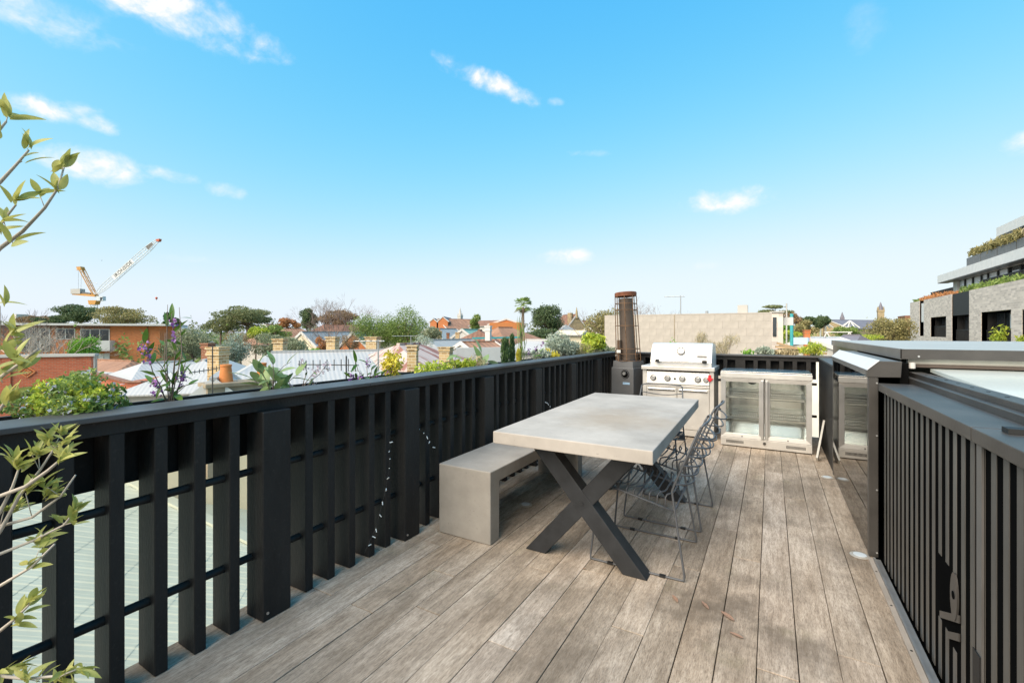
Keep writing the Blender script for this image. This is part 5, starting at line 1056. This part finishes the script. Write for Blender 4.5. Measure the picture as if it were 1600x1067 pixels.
spray('climbing plant with purple pea flowers and long leaves on the planter', 'purple_climber', 266, [(240,560),(222,530),(268,488),(258,520),(292,560),(300,600),(235,600),(275,545),(250,575),(285,585)], LF1, 5, (PURP, .5))
spray('bare twining tendril with few leaves above the purple climber', 'twining_tendril', 264, [(262,476),(280,480)], LF1, 4, None, -2.40, .8)
spray('large soft-leaved sage plant on the planter', 'sage_plant', 425, [(425,560),(400,575),(455,565),(392,592),(470,585),(430,590),(415,605),(450,605)], LF2, 4, None, -2.40, .85)
spray('thin stems of faded pink flowers and small leaves right of the sage', 'pink_flower_stems', 470, [(472,562),(500,575),(492,598),(515,568),(450,605)], LF1, 2, (PINKW, .9), -2.45, .6)
spray('broad-leaved plant with bright purple flowers midway along the planter', 'purple_flower_plant', 575, [(555,565),(575,560),(600,562),(615,580),(560,590),(590,585),(545,590),(625,590)], LF3, 4, (PURP, .9), -2.40, .9)
bush('upright yellow-green shrub beside the bright purple flowers', 598, 632, 548, 600, pdep(612), 'yellow', 600, size=.03, foot=.95); bush('lime green shrub in the middle of the planter', 640, 705, 562, 604, pdep(672), 'lime', 1500, size=.032, clumps=14, foot=.95)
bush('greyish pink heath shrub within the lime growth', 655, 720, 572, 602, pdep(690)-.05, 'dry', 900, size=.025, clumps=12, foot=.95, asp=.25); bush('second lime green shrub right of the heath', 700, 742, 560, 592, pdep(720), 'lime', 900, size=.032, clumps=10, foot=.95); bush('pale dry heath shrub at the right end of the lime row', 722, 760, 556, 586, pdep(742), 'dry', 800, size=.03, clumps=10, foot=.95, asp=.25); bush('low yellow ground shrub along the planter rim', 590, 668, 590, 614, pdep(630), 'yellow', 900, size=.03, clumps=12, foot=.95)
spray('upright broad blades of a young plant right of the lime shrubs', 'blade_plant', 752, [(752,548),(765,565),(745,575)], LF2, 2, None, -2.40, 1.2); spray('few dark strap leaves above the white wall', 'strap_leaf_plant', 716, [(716,553),(722,560)], LF2, 2, None, -2.42, 1.0)
def column_plant(label, px, y0, y1, w, kind, n=500, asp=.12, name='pencil_conifer', size=.05, up=2.5):
    r = random.Random(label); d = pdep(px); c = pl(px, (y0+y1)/2); Hh = (y1-y0)/FPX*d; W = w/FPX*d; t = thing(name, label, 'plant', (c.x, c.y, .95)); cl = [((c.x, c.y, c.z-Hh/2+Hh*k/6), (W/2*(1-.5*abs(k/6-.4)), W/2, Hh*.12), 1) for k in range(7)]
    leaves(MB(), r, n, cl, size, asp, .3, up).build('foliage', LM[kind], t); MB().cyl((c.x,c.y,.95), (c.x,c.y,c.z+Hh*.3), .008, n=6).build('stem', BARK, t)
column_plant('short dark pencil conifer on the planter', 789, 533, 568, 14, 'conifer', 700, .3); column_plant('taller dark pencil conifer beside the short one', 800, 527, 566, 9, 'conifer', 600, .3); column_plant('tall pale green rush clump right of the conifers', 814, 508, 566, 13, 'pepper', 70, .035, 'rush_clump', .2, 7); column_plant('orange stemmed base of the rush clump', 810, 548, 566, 9, 'yellow', 140, .15, 'rush_tuft', .06, 4)
spray('purple flowering plant right of the rushes', 'purple_flower_plant', 834, [(826,545),(838,542),(846,550),(850,532)], LF3, 3, (PURP, 1), -2.40, .9)
bush('blue-grey succulent clump beside the far purple flowers', 828, 862, 545, 566, pdep(845), 'silver', 500, size=.05, foot=.95); bush('yellow-green flower heads on the far planter', 845, 872, 546, 564, pdep(858), 'yellow', 450, size=.035, foot=.95); bush('airy silver-grey bush on the far planter', 852, 905, 521, 556, pdep(880)+.1, 'silver', 1800, size=.05, clumps=16, foot=.95, asp=.3)
bush('drooping olive grass tussock on the far planter', 868, 925, 537, 562, pdep(895), 'khaki', 1500, size=.10, clumps=14, foot=.95, asp=.06); bush('bright yellow shrub near the corner heater', 908, 948, 521, 554, pdep(930), 'lime', 1300, size=.06, clumps=14, foot=.95); bush('low grey-green shrub in the planter corner', 925, 965, 540, 556, pdep(945), 'olive', 700, size=.05, foot=.95)
def bp(px, py, Y=7.05): u = (px-800)/FPX; k = Y/(FY+u*RY); return k
for lb, x0, x1, y0, y1, kind, n, asp in (('dry grassy plant behind the barbecue hood', 1082, 1112, 520, 552, 'dry', 420, .05), ('wide dry seedhead clump behind the fridge', 1112, 1158, 524, 556, 'dry', 700, .05), ('small green leafy sprout behind the fridge', 1160, 1182, 542, 558, 'bright', 60, .4), ('pale low flowering plant in the far planter', 1186, 1215, 540, 556, 'silver', 300, .4), ('purplish low heath in the far planter', 1212, 1240, 545, 557, 'dry', 300, .3), ('yellow-green tuft at the right end of the far planter', 1252, 1292, 535, 558, 'lime', 500, .2), ('thin sprig above the barbecue hood', 1040, 1056, 526, 548, 'bright', 24, .3)):
    bush(lb, x0, x1, y0, y1, bp((x0+x1)/2, 0), kind, n, size=.09 if asp < .1 else .06, clumps=8, foot=.95, asp=asp, up=1.2, name='planter_plant', cat='plant')
# ------------------------------------------------------------------ potted olive in the left foreground
def olive():
    r = random.Random(12); D = .95; b = at(-150, HOR, D); b.z = 0; t = thing('potted_olive', 'olive sapling with pale leaves reaching in from the left edge', 'tree', b)
    MB().lathe([(.13,.001),(.17,.30),(.185,.36),(.185,.40),(.165,.40),(.16,.34)], b, 28).build('pot', CHAR, t, smooth=True); MB().lathe([(.15,.33),(.15,.345)], b, 20).build('soil', SOIL, t)
    tr = MB(); tr.tube([b+Vector((0,0,.34)), b+Vector((.01,.01,.8)), b+Vector((-.01,.0,1.3)), b+Vector((.01,0,1.75))], [.016,.013,.010,.006], 8); tr.build('trunk', BARKP, t, smooth='all')
    L1 = leafmesh('leaf', .042, .0145, OLM, .3, .15); L2 = leafmesh('leaf', .050, .0135, OLM, .35, .28)
    def P(px, py, o=0): return at(px, py, D+o)
    sprays = [ # stem pixel path, leaf whorl spots (px,py,count)
        ([(-150,420),(-40,430),(0,388),(35,362),(70,325),(90,295),(100,262)], [(98,262,5),(88,300,3),(60,300,2),(72,270,1)]), ([(-150,380),(-40,320),(0,285),(25,258),(45,235)], [(42,232,4),(38,250,1)]), ([(-150,300),(-60,240),(-10,215),(10,190)], [(12,180,5),(0,215,3)]), ([(-150,420),(-60,400),(-15,370),(5,345),(25,320)], [(22,315,5),(8,350,3),(20,380,2),(-5,370,2)]),
        ([(-150,560),(-60,570),(0,545)], [(0,478,2),(5,545,4),(-6,590,2),(20,560,3)]), ([(-150,640),(-40,610),(0,590),(35,565),(60,545)], [(20,520,5),(5,600,2),(32,580,3)]), ([(-150,700),(-60,660),(0,640),(20,610)], [(10,635,6),(25,620,3)]),
        ([(-150,960),(-60,900),(0,830),(30,775),(62,735),(85,700)], [(72,690,6),(98,668,5),(60,705,4),(90,712,3),(105,690,3),(45,700,3)]), ([(0,830),(40,760),(75,735),(98,715)], [(100,715,4),(92,725,2)]), ([(-150,900),(-40,850),(0,800),(20,760),(30,730)], [(25,725,4),(36,735,3),(16,715,2)]), ([(-150,870),(-60,850),(0,822),(50,808),(95,775),(118,742)], [(40,770,5),(62,780,3),(78,770,4),(25,790,4),(8,790,4),(60,752,3)]),
        ([(-150,920),(-40,885),(0,865),(50,845),(100,820),(125,788)], [(98,815,3),(112,800,4),(72,838,2),(60,850,1),(118,815,2)]), ([(-150,960),(-40,930),(0,915),(50,885),(85,850)], [(65,850,2),(45,885,1)]), ([(-150,1040),(-50,1020),(0,985),(25,965),(45,945)], [(35,955,4),(45,940,3),(22,975,2)]), ([(-150,1100),(-50,1070),(0,1055),(40,1060),(95,1055),(120,1045)], [(15,1035,5),(105,1052,5),(70,1066,3),(125,1045,3),(0,1050,4),(40,1060,3),(90,1065,3)])]
    br = MB()
    for path, wh in sprays:
        o0 = r.uniform(-.05, .07); pts = []
        for i, (x, y) in enumerate(path): pts.append(P(x, y, o0*min(1, i/3)))
        z0 = min(1.7, max(.5, pts[0].z)); pts[0] = b+Vector((0, 0, z0)); br.tube(pts, [max(.0011, .0042*(1-k/len(pts))+.0009) for k in range(len(pts))], 6)
        e = pts[-1]; dv = (pts[-1]-pts[-3]).normalized()
        for x, y, n in wh:
            q = P(x, y, o0+r.uniform(-.02, .02)); near = min(pts, key=lambda v: (v-q).length); base = near.lerp(q, .75) if (near-q).length < .06 else q
            if (near-base).length > .004: br.tube([near, base], .0009, 4)
            for k in range(n+1+2*(y > 640)):
                d = dv*.7+rdir(r)*.75+Vector((0,0,.35)); put_leaf(r.choice((L1, L2)), t, base+rdir(r)*.006, d, r, r.uniform(.75, 1.15)*(.82 if y > 640 else 1), r.uniform(-1.5, 1.5))
    br.build('branches', BARKP, t, smooth='all')
olive()
